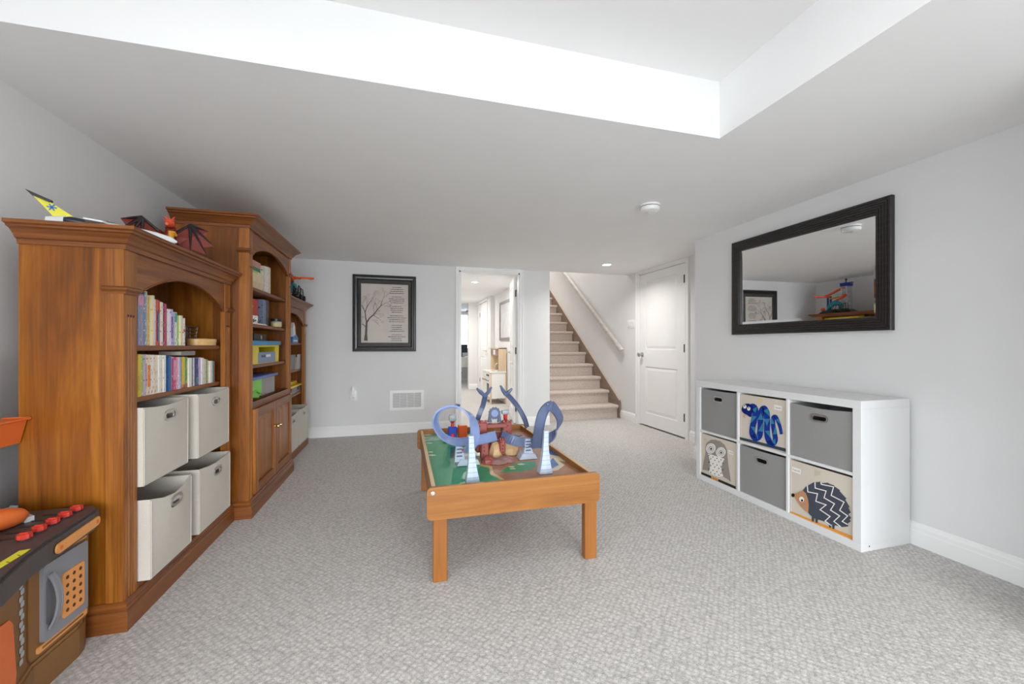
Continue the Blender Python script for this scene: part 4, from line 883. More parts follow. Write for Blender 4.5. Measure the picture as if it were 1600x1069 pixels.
def wing(sgn):
    root = Vector((-0.005, 0.015 * sgn, 0.085)); tips = [Vector((0.02, 0.155 * sgn, 0.125)), Vector((0.03, 0.175 * sgn, 0.055)), Vector((0.03, 0.145 * sgn, 0.0 + 0.008)), Vector((0.02, 0.085 * sgn, 0.012)), Vector((0.0, 0.035 * sgn, 0.045))]
    elbow = Vector((-0.005, 0.085 * sgn, 0.15)); pts = [root, elbow, tips[0]]
    for a, b in zip(tips[:-1], tips[1:]): pts += [a.lerp(b, 0.5).lerp(root, 0.22), b]
    b_ = BM(); V = [b_.verts.new(p) for p in pts]; Wv = [b_.verts.new(p + Vector((-0.004, 0, 0))) for p in pts]
    cv = b_.verts.new((root + elbow + tips[2]) / 3 + Vector((0.004, 0, 0))); cw = b_.verts.new((root + elbow + tips[2]) / 3)
    n = len(pts)
    for i in range(n):
        b_.faces.new((V[i], V[(i + 1) % n], cv)); b_.faces.new((Wv[(i + 1) % n], Wv[i], cw)); b_.faces.new((V[i], Wv[i], Wv[(i + 1) % n], V[(i + 1) % n]))
    w = obj('wing', b_, drd, dr)
    b_ = BM(); tube(b_, [root, elbow], [0.008, 0.006], 7); obj('wing_arm', b_, dbk, w)
    for tp in tips[:4]:
        b_ = BM(); tube(b_, [elbow + Vector((0.004, 0, 0)), elbow.lerp(tp, 0.55) + Vector((0.006, 0, 0)), tp], [0.009, 0.005, 0.001], 6); obj('wing_finger', b_, dbk, w)
wing(1); wing(-1)
for s in (-1, 1):
    bm = BM(); tube(bm, smooth([(0.0, 0.02 * s, 0.05), (0.03, 0.035 * s, 0.035), (0.025, 0.04 * s, 0.012), (0.05, 0.045 * s, 0.006)], 4), 0.010, 8); obj('leg', bm, dbk, dr, True)
    bm = BM(); tube(bm, [(0.015, 0.02 * s, 0.09), (0.045, 0.03 * s, 0.08), (0.06, 0.024 * s, 0.09)], [0.008, 0.006, 0.004], 7); obj('arm', bm, dyl if s > 0 else drd, dr, True)

# race tower playset on the far bookcase (seen whole in the mirror)
tw = thing('race_tower_playset', 'race tower toy with orange ramps on the bookcase by the picture wall', 'toy track', (-1.16, 4.33, ZT))
org = plastic('track_orange', (238, 96, 36)); tblu = plastic('tower_blue', (30, 56, 150)); tgry = plastic('tower_light_grey', (196, 196, 200)); tdk = plastic('tower_base_dark', (40, 44, 56)); ttl = plastic('tower_teal', (30, 140, 150)); tye = plastic('tower_yellow', (226, 200, 40))
bm = BM(); prism(bm, [(-0.09, -0.13, 0), (-0.09, 0.36, 0), (-0.09, 0.28, 0.05), (-0.09, 0.22, 0.055), (-0.09, -0.02, 0.06), (-0.09, -0.06, 0.04)], (0.19, 0, 0)); obj('base', bm, tdk, tw)
for dx in (-0.045, 0.035):
    for dy in (-0.035, 0.035):
        bm = BM(); box(bm, dx - 0.004, dx + 0.016, dy - 0.004, dy + 0.016, 0.05, 0.40); obj('tower_post', bm, tgry, tw)
for z in (0.10, 0.17, 0.24, 0.31, 0.38):
    bm = BM(); box(bm, -0.047, 0.049, -0.037, 0.049, z, z + 0.012); obj('tower_deck', bm, tgry, tw)
bm = BM(); box(bm, -0.055, 0.06, -0.05, 0.06, 0.392, 0.435, 0.004, 1); obj('tower_cap', bm, tblu, tw)
bm = BM(); box(bm, -0.02, 0.02, -0.08, 0.09, 0.436, 0.45, 0.003, 1); obj('cap_rotor', bm, tblu, tw)
bm = BM(); tube(bm, [(0, 0.01, 0.45), (0, 0.01, 0.485)], 0.008, 8); ball(bm, (0, 0.01, 0.495), 0.016, n=10); obj('beacon', bm, tdk, tw, True)
sd = [(1, 0, 0)] * 8
bm = BM(); strip(bm, [(0.03, 0.02, 0.37), (0.03, 0.08, 0.35), (0.03, 0.16, 0.315), (0.03, 0.22, 0.29), (0.03, 0.29, 0.268), (0.03, 0.35, 0.258), (0.03, 0.40, 0.262)], sd[:7], 0.055, 0.005, 0.016); obj('upper_ramp', bm, org, tw)
bm = BM(); strip(bm, smooth([(0.07, -0.04, 0.27), (0.09, 0.0, 0.22), (0.085, 0.08, 0.19), (0.05, 0.12, 0.17)], 4), [(1, 0.2, 0)] * 13, 0.05, 0.005, 0.014); obj('lower_ramp', bm, org, tw)
bm = BM(); strip(bm, [(0.0, 0.10, 0.25), (0.0, 0.17, 0.235), (0.0, 0.24, 0.225)], sd[:3], 0.05, 0.005, 0.014); obj('yellow_ramp', bm, tye, tw)
for y in (0.215, 0.255):
    bm = BM(); box(bm, 0.0, 0.02, y, y + 0.018, 0.05, 0.275); obj('ramp_pillar', bm, tblu, tw)
bm = BM(); tube(bm, smooth([(0.09, 0.20, 0.07), (0.1, 0.16, 0.12), (0.1, 0.09, 0.155), (0.1, 0.03, 0.13), (0.09, 0.01, 0.08)], 4), [0.02, 0.024, 0.028, 0.032, 0.034, 0.036, 0.036, 0.036, 0.036, 0.034, 0.032, 0.03, 0.028, 0.026, 0.024, 0.02, 0.02], 10); obj('creature_body', bm, ttl, tw, True)
for k in range(5):
    bm = BM(); lathe(bm, [(0.006, 0.0), (0.001, 0.016)], (0.137, 0.05 + 0.022 * k, 0.10), 'Z', 6); obj('creature_tooth', bm, tgry, tw)
bm = BM(); ball(bm, (0.08, 0.29, 0.075), 0.03, (0.7, 1.2, 0.8)); obj('orange_car', bm, org, tw, True)
bm = BM(); strip(bm, smooth([(0.13, 0.22, 0.25), (0.17, 0.26, 0.255), (0.20, 0.30, 0.262), (0.23, 0.33, 0.262)], 3), [(0.8, -0.5, 0)] * 10, 0.05, 0.005, 0.018); obj('launch_tongue', bm, org, tw)
bm = BM(); tube(bm, [(0.06, 0.2, 0.262), (0.10, 0.21, 0.256), (0.14, 0.225, 0.252)], 0.012, 8); obj('tongue_arm', bm, org, tw)
# wire-framed black buggy at the crown edge
bg = thing('toy_buggy', 'black toy buggy with roll bars on the crown of the far bookcase', 'toy car', (-0.985, 4.30, ZT))
blk = plastic('black_plastic', (28, 28, 30))
bm = BM(); box(bm, -0.035, 0.03, -0.10, 0.10, 0.022, 0.055, 0.008, 2); obj('chassis', bm, blk, bg, 30)
for y in (-0.065, 0.065):
    for x in (-0.04, 0.035):
        bm = BM(); lathe(bm, [(0.010, -0.012), (0.026, -0.010), (0.026, 0.010), (0.010, 0.012)], (x, y, 0.026), 'X', 14); obj('wheel', bm, M('rubber_dark', (24, 24, 24), rough=0.85), bg, 30)
for y0, y1, h0 in ((-0.09, -0.01, 0.135), (0.0, 0.10, 0.12)):
    bm = BM(); tube(bm, [(0.02, y0, 0.05), (0.02, y0 + 0.012, h0), (0.02, y1 - 0.02, h0 - 0.004), (0.02, y1, 0.05)], 0.005, 6); obj('roll_bar', bm, blk, bg)
    bm = BM(); tube(bm, [(-0.025, y0, 0.05), (-0.025, y0 + 0.012, h0), (-0.025, y1 - 0.02, h0 - 0.004), (-0.025, y1, 0.05)], 0.005, 6); obj('roll_bar', bm, blk, bg)
bm = BM(); box(bm, -0.02, 0.015, -0.03, 0.02, 0.055, 0.085, 0.005, 1); obj('seat', bm, plastic('seat_olive', (90, 92, 70)), bg)

# ------------------------------------------------------------------ white cube shelf on the right
SXF, SY0, SL, SH = 2.252, 1.500, 1.190, 0.772
white_lam = M('white_laminate', (222, 222, 222), rough=0.38, var=0.01, scale=4)
cs = thing('cube_shelf', 'low white cube shelf of six compartments under the mirror', 'shelf unit', (SXF, SY0, 0))
SDP = 0.352
def part_box(nm, m, par, *a, bev=0.0015):
    bm = BM(); box(bm, *a, bev, 1); return obj(nm, bm, m, par)
part_box('top_board', white_lam, cs, 0, SDP, 0, SL, SH - 0.042, SH); part_box('bottom_board', white_lam, cs, 0, SDP, 0, SL, 0, 0.042)
part_box('side_board', white_lam, cs, 0, SDP, 0, 0.042, 0.042, SH - 0.042); part_box('side_board', white_lam, cs, 0, SDP, SL - 0.042, SL, 0.042, SH - 0.042)
cw_ = (SL - 0.084 - 2 * 0.017) / 3; zc = SH / 2
cols = [0.042 + i * (cw_ + 0.017) for i in range(3)]
for c_ in cols[1:]: part_box('divider', white_lam, cs, 0, SDP, c_ - 0.017, c_, 0.042, SH - 0.042)
for c_ in cols: part_box('shelf', white_lam, cs, 0.001, SDP, c_, c_ + cw_, zc - 0.0085, zc + 0.0085)
bm = BM(); lathe(bm, [(0.004, 0.0003), (0.004, -0.0008)], (0.055, 0.0, 0.025), 'Y', 10); obj('cam_cap', bm, dark_metal_m, cs)
# bins: local front of fabric_bin faces +x, so turn 180 degrees. Column 0 is nearest the camera
gb = 'charcoal fabric bins in the white cube shelf'
bh = (SH - 0.084 - 0.017) / 2
def cube_bin(label, col, row, mat, hole, group=None, sag=0.005, gap=0.014):
    z0 = 0.042 if row == 0 else zc + 0.0085
    y1 = SY0 + cols[col] + cw_ - 0.003
    return fabric_bin(label, (SXF + 0.012, y1, z0 + 0.0005), 0.31, cw_ - 0.006, bh - gap, mat, math.pi, hole, 0.80, sag, 0.002, group, 0.0, 0.085)
cube_bin('charcoal fabric bin in the upper row beside the room corner, next to the snake bin', 2, 1, darkfab_m, True, gb)
cube_bin('charcoal fabric bin directly above the hedgehog bin', 0, 1, darkfab_m, True, gb, 0.010, 0.022)
cube_bin('charcoal fabric bin in the lower row between owl and hedgehog bins', 1, 0, darkfab_m, True, gb)
sn = cube_bin('cream fabric bin with a blue snake picture', 1, 1, beigefab_m, False, None, 0.0)
ow = cube_bin('cream fabric bin with a grey owl picture', 2, 0, beigefab_m, False, None, 0.0)
hg = cube_bin('cream fabric bin with a hedgehog picture', 0, 0, beigefab_m, False, None, 0.0)
XP = SXF + 0.012 - 0.0022            # plane of the printed fronts (bulge included)
def front_of(t): return [c for c in t.children if c.name.startswith('front_panel')][0]
def felt(n, c): return fabric('felt_' + n, c, 0.05)
class Art:
    """maps crop pixels onto a printed bin front and lays thin felt shapes on it"""
    def __init__(s, bin_, ox, oy, sc): s.t = bin_; s.ox, s.oy, s.sc = ox, oy, sc; s.inv = (Matrix.Translation(bin_.location) @ Matrix.Rotation(math.pi, 4, 'Z')).inverted(); s.f = front_of(bin_)
    def P(s, x, y, lift): p = PX(s.ox + x * s.sc, s.oy + y * s.sc, XP); p.x = XP - lift; return p
    def shape(s, nm, pts, mat, lift=0.0, th=0.0008):
        bm = BM(); prism(bm, [s.inv @ s.P(x, y, lift) for x, y in pts], (th, 0, 0)); return obj(nm, bm, mat, s.f)
    def line(s, nm, pts, w, mat, lift, th=0.0006):
        """poly-line of given crop-pixel width"""
        L_, R_ = [], []
        P2 = [Vector((a, b)) for a, b in pts]
        for i, p in enumerate(P2):
            ns = []
            if i > 0: d = (p - P2[i - 1]).normalized(); ns.append(Vector((-d.y, d.x)))
            if i < len(P2) - 1: d = (P2[i + 1] - p).normalized(); ns.append(Vector((-d.y, d.x)))
            q = ns[0] if len(ns) == 1 else (ns[0] + ns[1]) / max(0.35, 1 + ns[0].dot(ns[1]))
            L_.append(p + q * w / 2); R_.append(p - q * w / 2)
        bm = BM(); A = [[bm.verts.new(s.inv @ s.P(v.x, v.y, lift + o)) for v in Q] for o in (0, th) for Q in (L_, R_)]
        n = len(pts)
        for i in range(n - 1):
            bm.faces.new((A[0][i], A[0][i + 1], A[1][i + 1], A[1][i])); bm.faces.new((A[2][i], A[3][i], A[3][i + 1], A[2][i + 1]))
            bm.faces.new((A[0][i], A[2][i], A[2][i + 1], A[0][i + 1])); bm.faces.new((A[1][i], A[1][i + 1], A[3][i + 1], A[3][i]))
        bm.faces.new((A[0][0], A[1][0], A[3][0], A[2][0])); bm.faces.new((A[0][-1], A[2][-1], A[3][-1], A[1][-1]))
        return obj(nm, bm, mat, s.f)
    def oval(s, nm, cx, cy, rx, ry, mat, lift, rot=0.0, n=16):
        c, q = math.cos(rot), math.sin(rot)
        return s.shape(nm, [(cx + rx * math.cos(2 * math.pi * i / n) * c - ry * math.sin(2 * math.pi * i / n) * q, cy + rx * math.cos(2 * math.pi * i / n) * q + ry * math.sin(2 * math.pi * i / n) * c) for i in range(n)], mat, lift)
    def tagtext(s, cx, cy, size):
        p = s.inv @ s.P(cx, cy, 0.0012)
        M4 = Matrix.Translation(p) @ Matrix(((0, 0, 1, 0), (1, 0, 0, 0), (0, 1, 0, 0), (0, 0, 0, 1)))
        obj('tag_text', text_bm('3 sprouts', size, M4, 0.0002), felt('ink', (70, 66, 64)), s.f)
fw, fk, fgr = felt('white', (236, 232, 226)), felt('black', (30, 30, 32)), felt('owl_grey', (150, 142, 136))
# owl
a = Art(ow, 1080, 660, 0.131)
a.shape('ground_stripe', [(97, 580), (530, 765), (530, 797), (97, 606)], felt('charcoal_stripe', (52, 48, 46)), 0.0)
a.shape('owl_body', [(135, 565), (150, 470), (172, 370), (172, 290), (190, 240), (235, 208), (290, 208), (345, 225), (395, 265), (425, 320), (432, 400), (440, 500), (460, 620), (472, 708), (430, 675), (370, 640), (300, 620), (230, 590), (180, 570)], fgr, 0.0004)
a.shape('owl_chest', [(198, 375), (245, 385), (330, 415), (398, 435), (372, 490), (360, 545), (365, 600), (385, 640), (330, 650), (270, 630), (215, 598), (225, 540), (228, 470), (215, 420)], fw, 0.0012)
for j in range(6):
    for i in range(4):
        x = 214 + i * 48 + (22 if j % 2 else 0); y = 396 + j * 40 + i * 17
        if x < 390 and y < 640: a.oval('chest_dot', x, y, 6, 7, fk, 0.002, n=8)
for cx, cy in ((236, 312), (356, 358)):
    a.oval('eye_patch', cx, cy, 56, 62, fw, 0.0016, 0.3); a.line('eye_ring', [(cx + 42 * math.cos(t_), cy + 46 * math.sin(t_)) for t_ in [2 * math.pi * i / 18 for i in range(19)]], 4, fgr, 0.0024)
    a.oval('eye_lid', cx + 2, cy + 2, 28, 30, fgr, 0.0024); a.oval('eye_white', cx + 4, cy + 4, 20, 22, fw, 0.003); a.oval('pupil', cx + 6, cy + 4, 11, 13, fk, 0.0036, n=10)
a.shape('beak', [(288, 330), (304, 338), (296, 385)], felt('beak_taupe', (176, 164, 140)), 0.0026)
for k in range(3):
    a.shape('foot', [(238 + k * 30, 640 + k * 12), (268 + k * 30, 655 + k * 12), (262 + k * 30, 682 + k * 10), (244 + k * 30, 672 + k * 10)], felt('foot_orange', (222, 150, 60)), 0.0016)
a.shape('tag', [(442, 325), (505, 352), (505, 395), (442, 368)], fw, 0.0004); a.tagtext(473, 360, 0.010)
a.shape('loop_tab', [(150, 190), (178, 200), (178, 216), (150, 206)], felt('tab_cream', (196, 186, 168)), 0.0004)
# hedgehog
a = Art(hg, 1220, 710, 0.131); navy = felt('slate', (74, 78, 90)); tan = felt('tan', (190, 140, 104)); og = felt('ochre', (222, 150, 66))
a.shape('ground_stripe', [(115, 680), (862, 980), (862, 1035), (115, 712)], og, 0.0)
a.shape('hedgehog_body', [(265, 430), (300, 385), (345, 362), (400, 330), (440, 332), (475, 325), (490, 345), (560, 338), (580, 352), (635, 370), (645, 385), (710, 430), (700, 436), (785, 530), (770, 540), (825, 635), (805, 630), (835, 695), (805, 715), (840, 760), (820, 775), (835, 800), (800, 825), (805, 860), (740, 868), (690, 855), (620, 842), (540, 810), (470, 785), (400, 765), (345, 720), (320, 690)], navy, 0.0004)
for x in (370, 415, 575, 615):
    a.shape('foot', [(x, 735 + (x - 370) * 0.36), (x + 32, 745 + (x - 370) * 0.36), (x + 24, 805 + (x - 370) * 0.36), (x + 2, 797 + (x - 370) * 0.36)], navy, 0.0006)
a.shape('hedgehog_face', [(160, 475), (210, 455), (265, 432), (300, 465), (325, 530), (335, 610), (328, 700), (290, 670), (240, 620), (195, 555), (165, 505)], tan, 0.0012)
a.oval('nose', 150, 488, 19, 22, fk, 0.002, n=12); a.oval('eye_white', 252, 537, 28, 34, fw, 0.002, -0.5); a.oval('pupil', 258, 550, 12, 14, fk, 0.0028, n=10)
for pts in ([(318, 370), (325, 448), (440, 470), (420, 560), (543, 603), (470, 660), (590, 742), (530, 795), (605, 850)], [(410, 330), (412, 402), (543, 438), (518, 518), (643, 590), (595, 665), (705, 735), (635, 800), (715, 862)], [(478, 330), (485, 358), (632, 388), (603, 490), (757, 570), (705, 668), (800, 735), (735, 800), (800, 838)]):
    a.line('zigzag', pts, 11, fw, 0.0012)
a.shape('tag', [(135, 145), (238, 182), (238, 240), (135, 203)], fw, 0.0004); a.tagtext(187, 192, 0.012)
a.shape('loop_tab', [(400, 180), (475, 200), (475, 240), (455, 250), (400, 262)], felt('tab_cream', (196, 186, 168)), 0.0004)
# snake
a = Art(sn, 1145, 600, 0.1076); sb = felt('snake_blue', (30, 56, 142)); stl = felt('snake_teal', (54, 128, 160)); sdk = felt('snake_deep', (20, 38, 110))
a.shape('ground_stripe', [(100, 770), (775, 940), (775, 988), (100, 808)], felt('teal_stripe', (58, 74, 84)), 0.0)
spine = smooth([(235, 350, 0), (300, 330, 0), (330, 390, 0), (318, 500, 0), (290, 620, 0), (285, 720, 0), (330, 790, 0), (385, 760, 0), (402, 660, 0), (405, 520, 0), (418, 400, 0), (455, 355, 0), (492, 420, 0), (500, 540, 0), (498, 680, 0), (515, 800, 0), (565, 875, 0), (618, 820, 0), (605, 700, 0), (585, 580, 0), (590, 490, 0), (625, 480, 0), (665, 560, 0), (690, 640, 0), (708, 730, 0)], 4)
n_ = len(spine); wds = []
for i in range(n_):
    f = i / (n_ - 1); wds.append(86 if f < 0.6 else 86 - 44 * (f - 0.6) / 0.4)
L_, R_ = [], []
for i in range(n_):
    d = (spine[min(i + 1, n_ - 1)] - spine[max(i - 1, 0)]).normalized(); q = Vector((-d.y, d.x, 0)) * wds[i] / 2; L_.append(spine[i] + q); R_.append(spine[i] - q)
bm = BM(); A4 = [[bm.verts.new(a.inv @ a.P(v.x, v.y, lf)) for v in Q] for lf in (0.0004, 0.0014) for Q in (L_, R_)]
for i in range(n_ - 1):
    bm.faces.new((A4[0][i], A4[0][i + 1], A4[1][i + 1], A4[1][i])); bm.faces.new((A4[2][i], A4[3][i], A4[3][i + 1], A4[2][i + 1]))
    bm.faces.new((A4[0][i], A4[2][i], A4[2][i + 1], A4[0][i + 1])); bm.faces.new((A4[1][i], A4[1][i + 1], A4[3][i + 1], A4[3][i]))
obj('snake_body', bm, sb, a.f)
for k, i in enumerate(range(6, n_ - 6, 5)):
    s0, s1 = (L_, R_) if k % 2 else (R_, L_)
    tri = [s0[i], spine[i].lerp(s1[i], 0.7), s0[i + 4]] if k % 3 else [L_[i], R_[i], R_[i + 3].lerp(L_[i + 3], 0.5)]
    a.shape('scale_patch', [(v.x, v.y) for v in tri], stl if k % 4 != 3 else sdk, 0.0016)
a.shape('snake_head', [(130, 360), (150, 315), (190, 288), (235, 285), (285, 315), (300, 380), (278, 440), (275, 475), (248, 480), (205, 448), (160, 425), (135, 395)], sdk, 0.0016)
for cx, cy in ((180, 330), (236, 360)):
    a.oval('eye_white', cx, cy, 24, 28, fw, 0.0024); a.oval('pupil', cx - 2, cy - 12, 8, 9, fk, 0.0032, n=8)
a.line('tongue', [(175, 440), (160, 470), (175, 492)], 8, felt('tongue', (190, 130, 110)), 0.0006)
a.shape('tag', [(600, 298), (712, 325), (712, 395), (600, 368)], fw, 0.0004); a.tagtext(655, 347, 0.012)
a.shape('loop_tab', [(378, 205), (435, 215), (430, 268), (378, 258)], felt('tab_yellow', (212, 198, 150)), 0.0004)

# ------------------------------------------------------------------ mirror on the right wall
mr_ = thing('wall_mirror', 'rectangular wall mirror in a ribbed black frame', 'mirror', (XR, 2.136, 1.515), math.radians(0.0))
fy, fz, fwid = 0.556, 0.374, 0.080
blackf = M('black_ribbed_frame', (40, 36, 35), rough=0.35, var=0.10, scale=60)
prof = [(0.0, 0.0), (0.0, 0.026)]
for k in range(5):
    a0 = 0.004 + k * 0.0145
    prof += [(a0, 0.030), (a0 + 0.011, 0.030), (a0 + 0.0118, 0.0255), (a0 + 0.0135, 0.0255)]
prof += [(fwid - 0.003, 0.026), (fwid, 0.018), (fwid, 0.0)]
def frame_side(corner_a, corner_b, inward, prof, mat, name, parent, plane):
    """mitred frame side: prof (inset, height); plane(y, z, h) -> local point"""
    A_ = Vector(corner_a); B_ = Vector(corner_b); d = (B_ - A_).normalized(); n_ = Vector(inward); bm = BM()
    a_ = [bm.verts.new(plane(*(A_ + n_ * i + d * i), h)) for i, h in prof]; b_ = [bm.verts.new(plane(*(B_ + n_ * i - d * i), h)) for i, h in prof]
    k = len(prof)
    for j in range(k): bm.faces.new((a_[j], b_[j], b_[(j + 1) % k], a_[(j + 1) % k]))
    bm.faces.new(list(reversed(a_))); bm.faces.new(b_)
    return obj(name, bm, mat, parent)
pl_x = lambda y, z, h: Vector((-h - 0.002, y, z))
corn = [(-fy, -fz), (fy, -fz), (fy, fz), (-fy, fz)]; inw = [(0, 1), (-1, 0), (0, -1), (1, 0)]
groove_m = M('frame_groove_grey', (66, 62, 60), rough=0.4, metal=0.3)
for i in range(4):
    s_ = frame_side(corn[i], corn[(i + 1) % 4], inw[i], prof, blackf, 'frame_side', mr_, pl_x)
    # cross scores across the ribs
    L_len = 2 * (fy if i % 2 == 0 else fz); nn = int(L_len / 0.034); bm = BM()
    for k in range(1, nn):
        t_ = k / nn * L_len; ins = min(fwid - 0.006, t_, L_len - t_)
        if ins < 0.02: continue
        A_ = Vector(corn[i]); d = (Vector(corn[(i + 1) % 4]) - A_).normalized(); n2 = Vector(inw[i])
        p0 = A_ + d * t_ + n2 * 0.004; p1 = A_ + d * t_ + n2 * ins; e_ = d * 0.0007
        prism(bm, [pl_x(*(p0 - e_), 0.0296), pl_x(*(p0 + e_), 0.0296), pl_x(*(p1 + e_), 0.0296), pl_x(*(p1 - e_), 0.0296)], (-0.0010, 0, 0))
    o = obj('score_lines', bm, groove_m, s_); o['kind'] = 'stuff'
mm, nt, b = _new('mirror_silver'); b.inputs['Base Color'].default_value = (0.90, 0.905, 0.905, 1); b.inputs['Metallic'].default_value = 1.0; b.inputs['Roughness'].default_value = 0.015; MATS['mirror_silver'] = mm
gy, gz, bv = fy - fwid + 0.002, fz - fwid + 0.002, 0.022
tiltv = -0.0113      # the glass sits a hair askew in its frame
bm = BM(); ask = lambda y, z: -0.010 + y * tiltv - z * 0.0055
I = [bm.verts.new((ask(y, z), y, z)) for y, z in ((-gy + bv, -gz + bv), (gy - bv, -gz + bv), (gy - bv, gz - bv), (-gy + bv, gz - bv))]
O = [bm.verts.new((ask(y, z) + 0.0022, y, z)) for y, z in ((-gy, -gz), (gy, -gz), (gy, gz), (-gy, gz))]
Bk = [bm.verts.new((-0.0005, y, z)) for y, z in ((-gy, -gz), (gy, -gz), (gy, gz), (-gy, gz))]
bm.faces.new(I)
for i in range(4): bm.faces.new((O[i], O[(i + 1) % 4], I[(i + 1) % 4], I[i])); bm.faces.new((Bk[i], Bk[(i + 1) % 4], O[(i + 1) % 4], O[i]))
bm.faces.new(Bk); obj('mirror_glass', bm, mm, mr_)

# ------------------------------------------------------------------ framed tree print on the back wall
pf = thing('framed_picture', 'black framed print of a bare tree with lines of verse', 'picture', (-0.210, YB, 1.430))
py, pz = 0.358, 0.450
pl_y = lambda x, z, h: Vector((x, -h - 0.001, z))
profp = [(0, 0), (0, 0.022), (0.006, 0.028), (0.024, 0.030), (0.030, 0.024), (0.046, 0.022), (0.052, 0.026), (0.058, 0.018), (0.058, 0)]
cornp = [(-py, -pz), (py, -pz), (py, pz), (-py, pz)]
pblack = M('black_picture_frame', (38, 37, 36), rough=0.3, var=0.06)
for i in range(4): frame_side(cornp[i], cornp[(i + 1) % 4], inw[i], profp, pblack, 'frame_side', pf, pl_y)
iw, ih = 0.266, 0.346
bm = BM(); sheet_with_hole(bm, [pl_y(x, z, 0.010) for x, z in ((-py + 0.055, -pz + 0.055), (py - 0.055, -pz + 0.055), (py - 0.055, pz - 0.055), (-py + 0.055, pz - 0.055))], [pl_y(x, z, 0.010) for x, z in ((-iw, -ih), (iw, -ih), (iw, ih), (-iw, ih))], (0, -0.002, 0)); obj('mat_board', bm, M('dark_mat_board', (58, 54, 48), rough=0.7), pf)
bm = BM(); box(bm, -iw - 0.005, iw + 0.005, -0.009, -0.002, -ih - 0.005, ih + 0.005); prn = obj('print', bm, M('print_paper', (222, 212, 202), rough=0.8, var=0.05, scale=6), pf)
ink_m = M('print_ink', (74, 66, 60), rough=0.8, var=0.15, scale=90)
bmt = BM(); rt = random.Random(5)
def tw_branch(p, ang, ln, w, depth):
    q = Vector((p.x + ln * math.cos(ang), p.y + ln * math.sin(ang))); 
    nrm = Vector((-math.sin(ang), math.cos(ang))); 
    pts = [p - nrm * w / 2, q - nrm * w * 0.36, q + nrm * w * 0.36, p + nrm * w / 2]
    cl = [Vector((max(-iw + 0.002, v.x), v.y)) for v in pts]
    if max(v.x for v in cl) - min(v.x for v in cl) > 0.0004: prism(bmt, [pl_y(v.x, v.y, 0.0091) for v in cl], (0, -0.0004, 0))
    if depth <= 0 or q.x < -iw: return
    for k in range(2 if depth > 2 else 3):
        tw_branch(q, ang + rt.uniform(-0.62, 0.62) + (-0.05 if depth > 3 else 0), ln * rt.uniform(0.62, 0.88), w * 0.62, depth - 1)
def BP(x, y): return Vector((-iw + (x - 130) / 655 * 2 * iw, ih - (y - 130) / 815 * 2 * ih))   # crop pixels -> print plane
def stroke(pts, ws):
    for (a_, b_), (w0, w1) in zip(zip(pts[:-1], pts[1:]), zip(ws[:-1], ws[1:])):
        A_, B_ = BP(*a_), BP(*b_); d = (B_ - A_).normalized(); n_ = Vector((-d.y, d.x)); prism(bmt, [pl_y(v.x, v.y, 0.0091) for v in (A_ - n_ * w0, B_ - n_ * w1, B_ + n_ * w1, A_ + n_ * w0)], (0, -0.0005, 0))
stroke([(193, 918), (197, 830), (202, 720), (206, 660)], [0.022, 0.013, 0.011, 0.010])
stroke([(206, 665), (250, 600), (300, 560), (350, 490), (400, 430), (420, 360)], [0.009, 0.007, 0.006, 0.005, 0.004, 0.003])
stroke([(206, 670), (190, 590), (185, 520), (210, 450), (260, 370)], [0.007, 0.006, 0.005, 0.004, 0.002])
stroke([(200, 735), (165, 700), (135, 690)], [0.005, 0.004, 0.003]); stroke([(185, 530), (150, 440), (135, 430)], [0.004, 0.003, 0.002])
stroke([(300, 565), (350, 600), (410, 640)], [0.003, 0.0025, 0.001]); stroke([(305, 640), (345, 670), (390, 720)], [0.002, 0.0016, 0.001])
for (x, y), an, ln, w in (((420, 360), 1.2, 0.035, 0.004), ((400, 430), 0.6, 0.035, 0.004), ((350, 490), 1.7, 0.04, 0.004), ((300, 555), 1.5, 0.04, 0.004), ((260, 370), 1.0, 0.035, 0.004), ((210, 450), 1.6, 0.04, 0.004), ((185, 520), 2.1, 0.035, 0.004), ((165, 700), 2.2, 0.03, 0.003), ((250, 600), 0.9, 0.035, 0.003), ((400, 430), 0.1, 0.03, 0.003), ((150, 440), 1.6, 0.03, 0.003), ((350, 600), 0.2, 0.025, 0.002), ((345, 670), 0.0, 0.02, 0.002), ((265, 640), 0.4, 0.02, 0.002)):
    tw_branch(BP(x, y), an, ln * 1.15, w, 5)
o = obj('tree_drawing', bmt, ink_m, prn); o['kind'] = 'stuff'
bmv = BM(); y = 165
for grp in range(6):
    for ln_ in range(4):
        cx = 625; half = rt.uniform(70, 135) if ln_ else rt.uniform(60, 100); x = cx - half
        while x < cx + half - 6:
            w_ = rt.uniform(10, 34); w_ = min(w_, cx + half - x); A_, B_ = BP(x, y + rt.uniform(-1, 1)), BP(x + w_, y + 9)
            prism(bmv, [pl_y(A_.x, B_.y, 0.0091), pl_y(B_.x, B_.y, 0.0091), pl_y(B_.x, A_.y, 0.0091), pl_y(A_.x, A_.y, 0.0091)], (0, -0.0003, 0)); x += w_ + 6
        y += 27.5
    y += 23
o = obj('verse_lines', bmv, ink_m, prn); o['kind'] = 'stuff'
bm = BM(); box(bm, -py + 0.054, py - 0.054, -0.0145, -0.0130, -pz + 0.054, pz - 0.054); obj('glass', bm, clear_plastic('picture_glass', (250, 250, 250), 0.03, 0.15), pf)

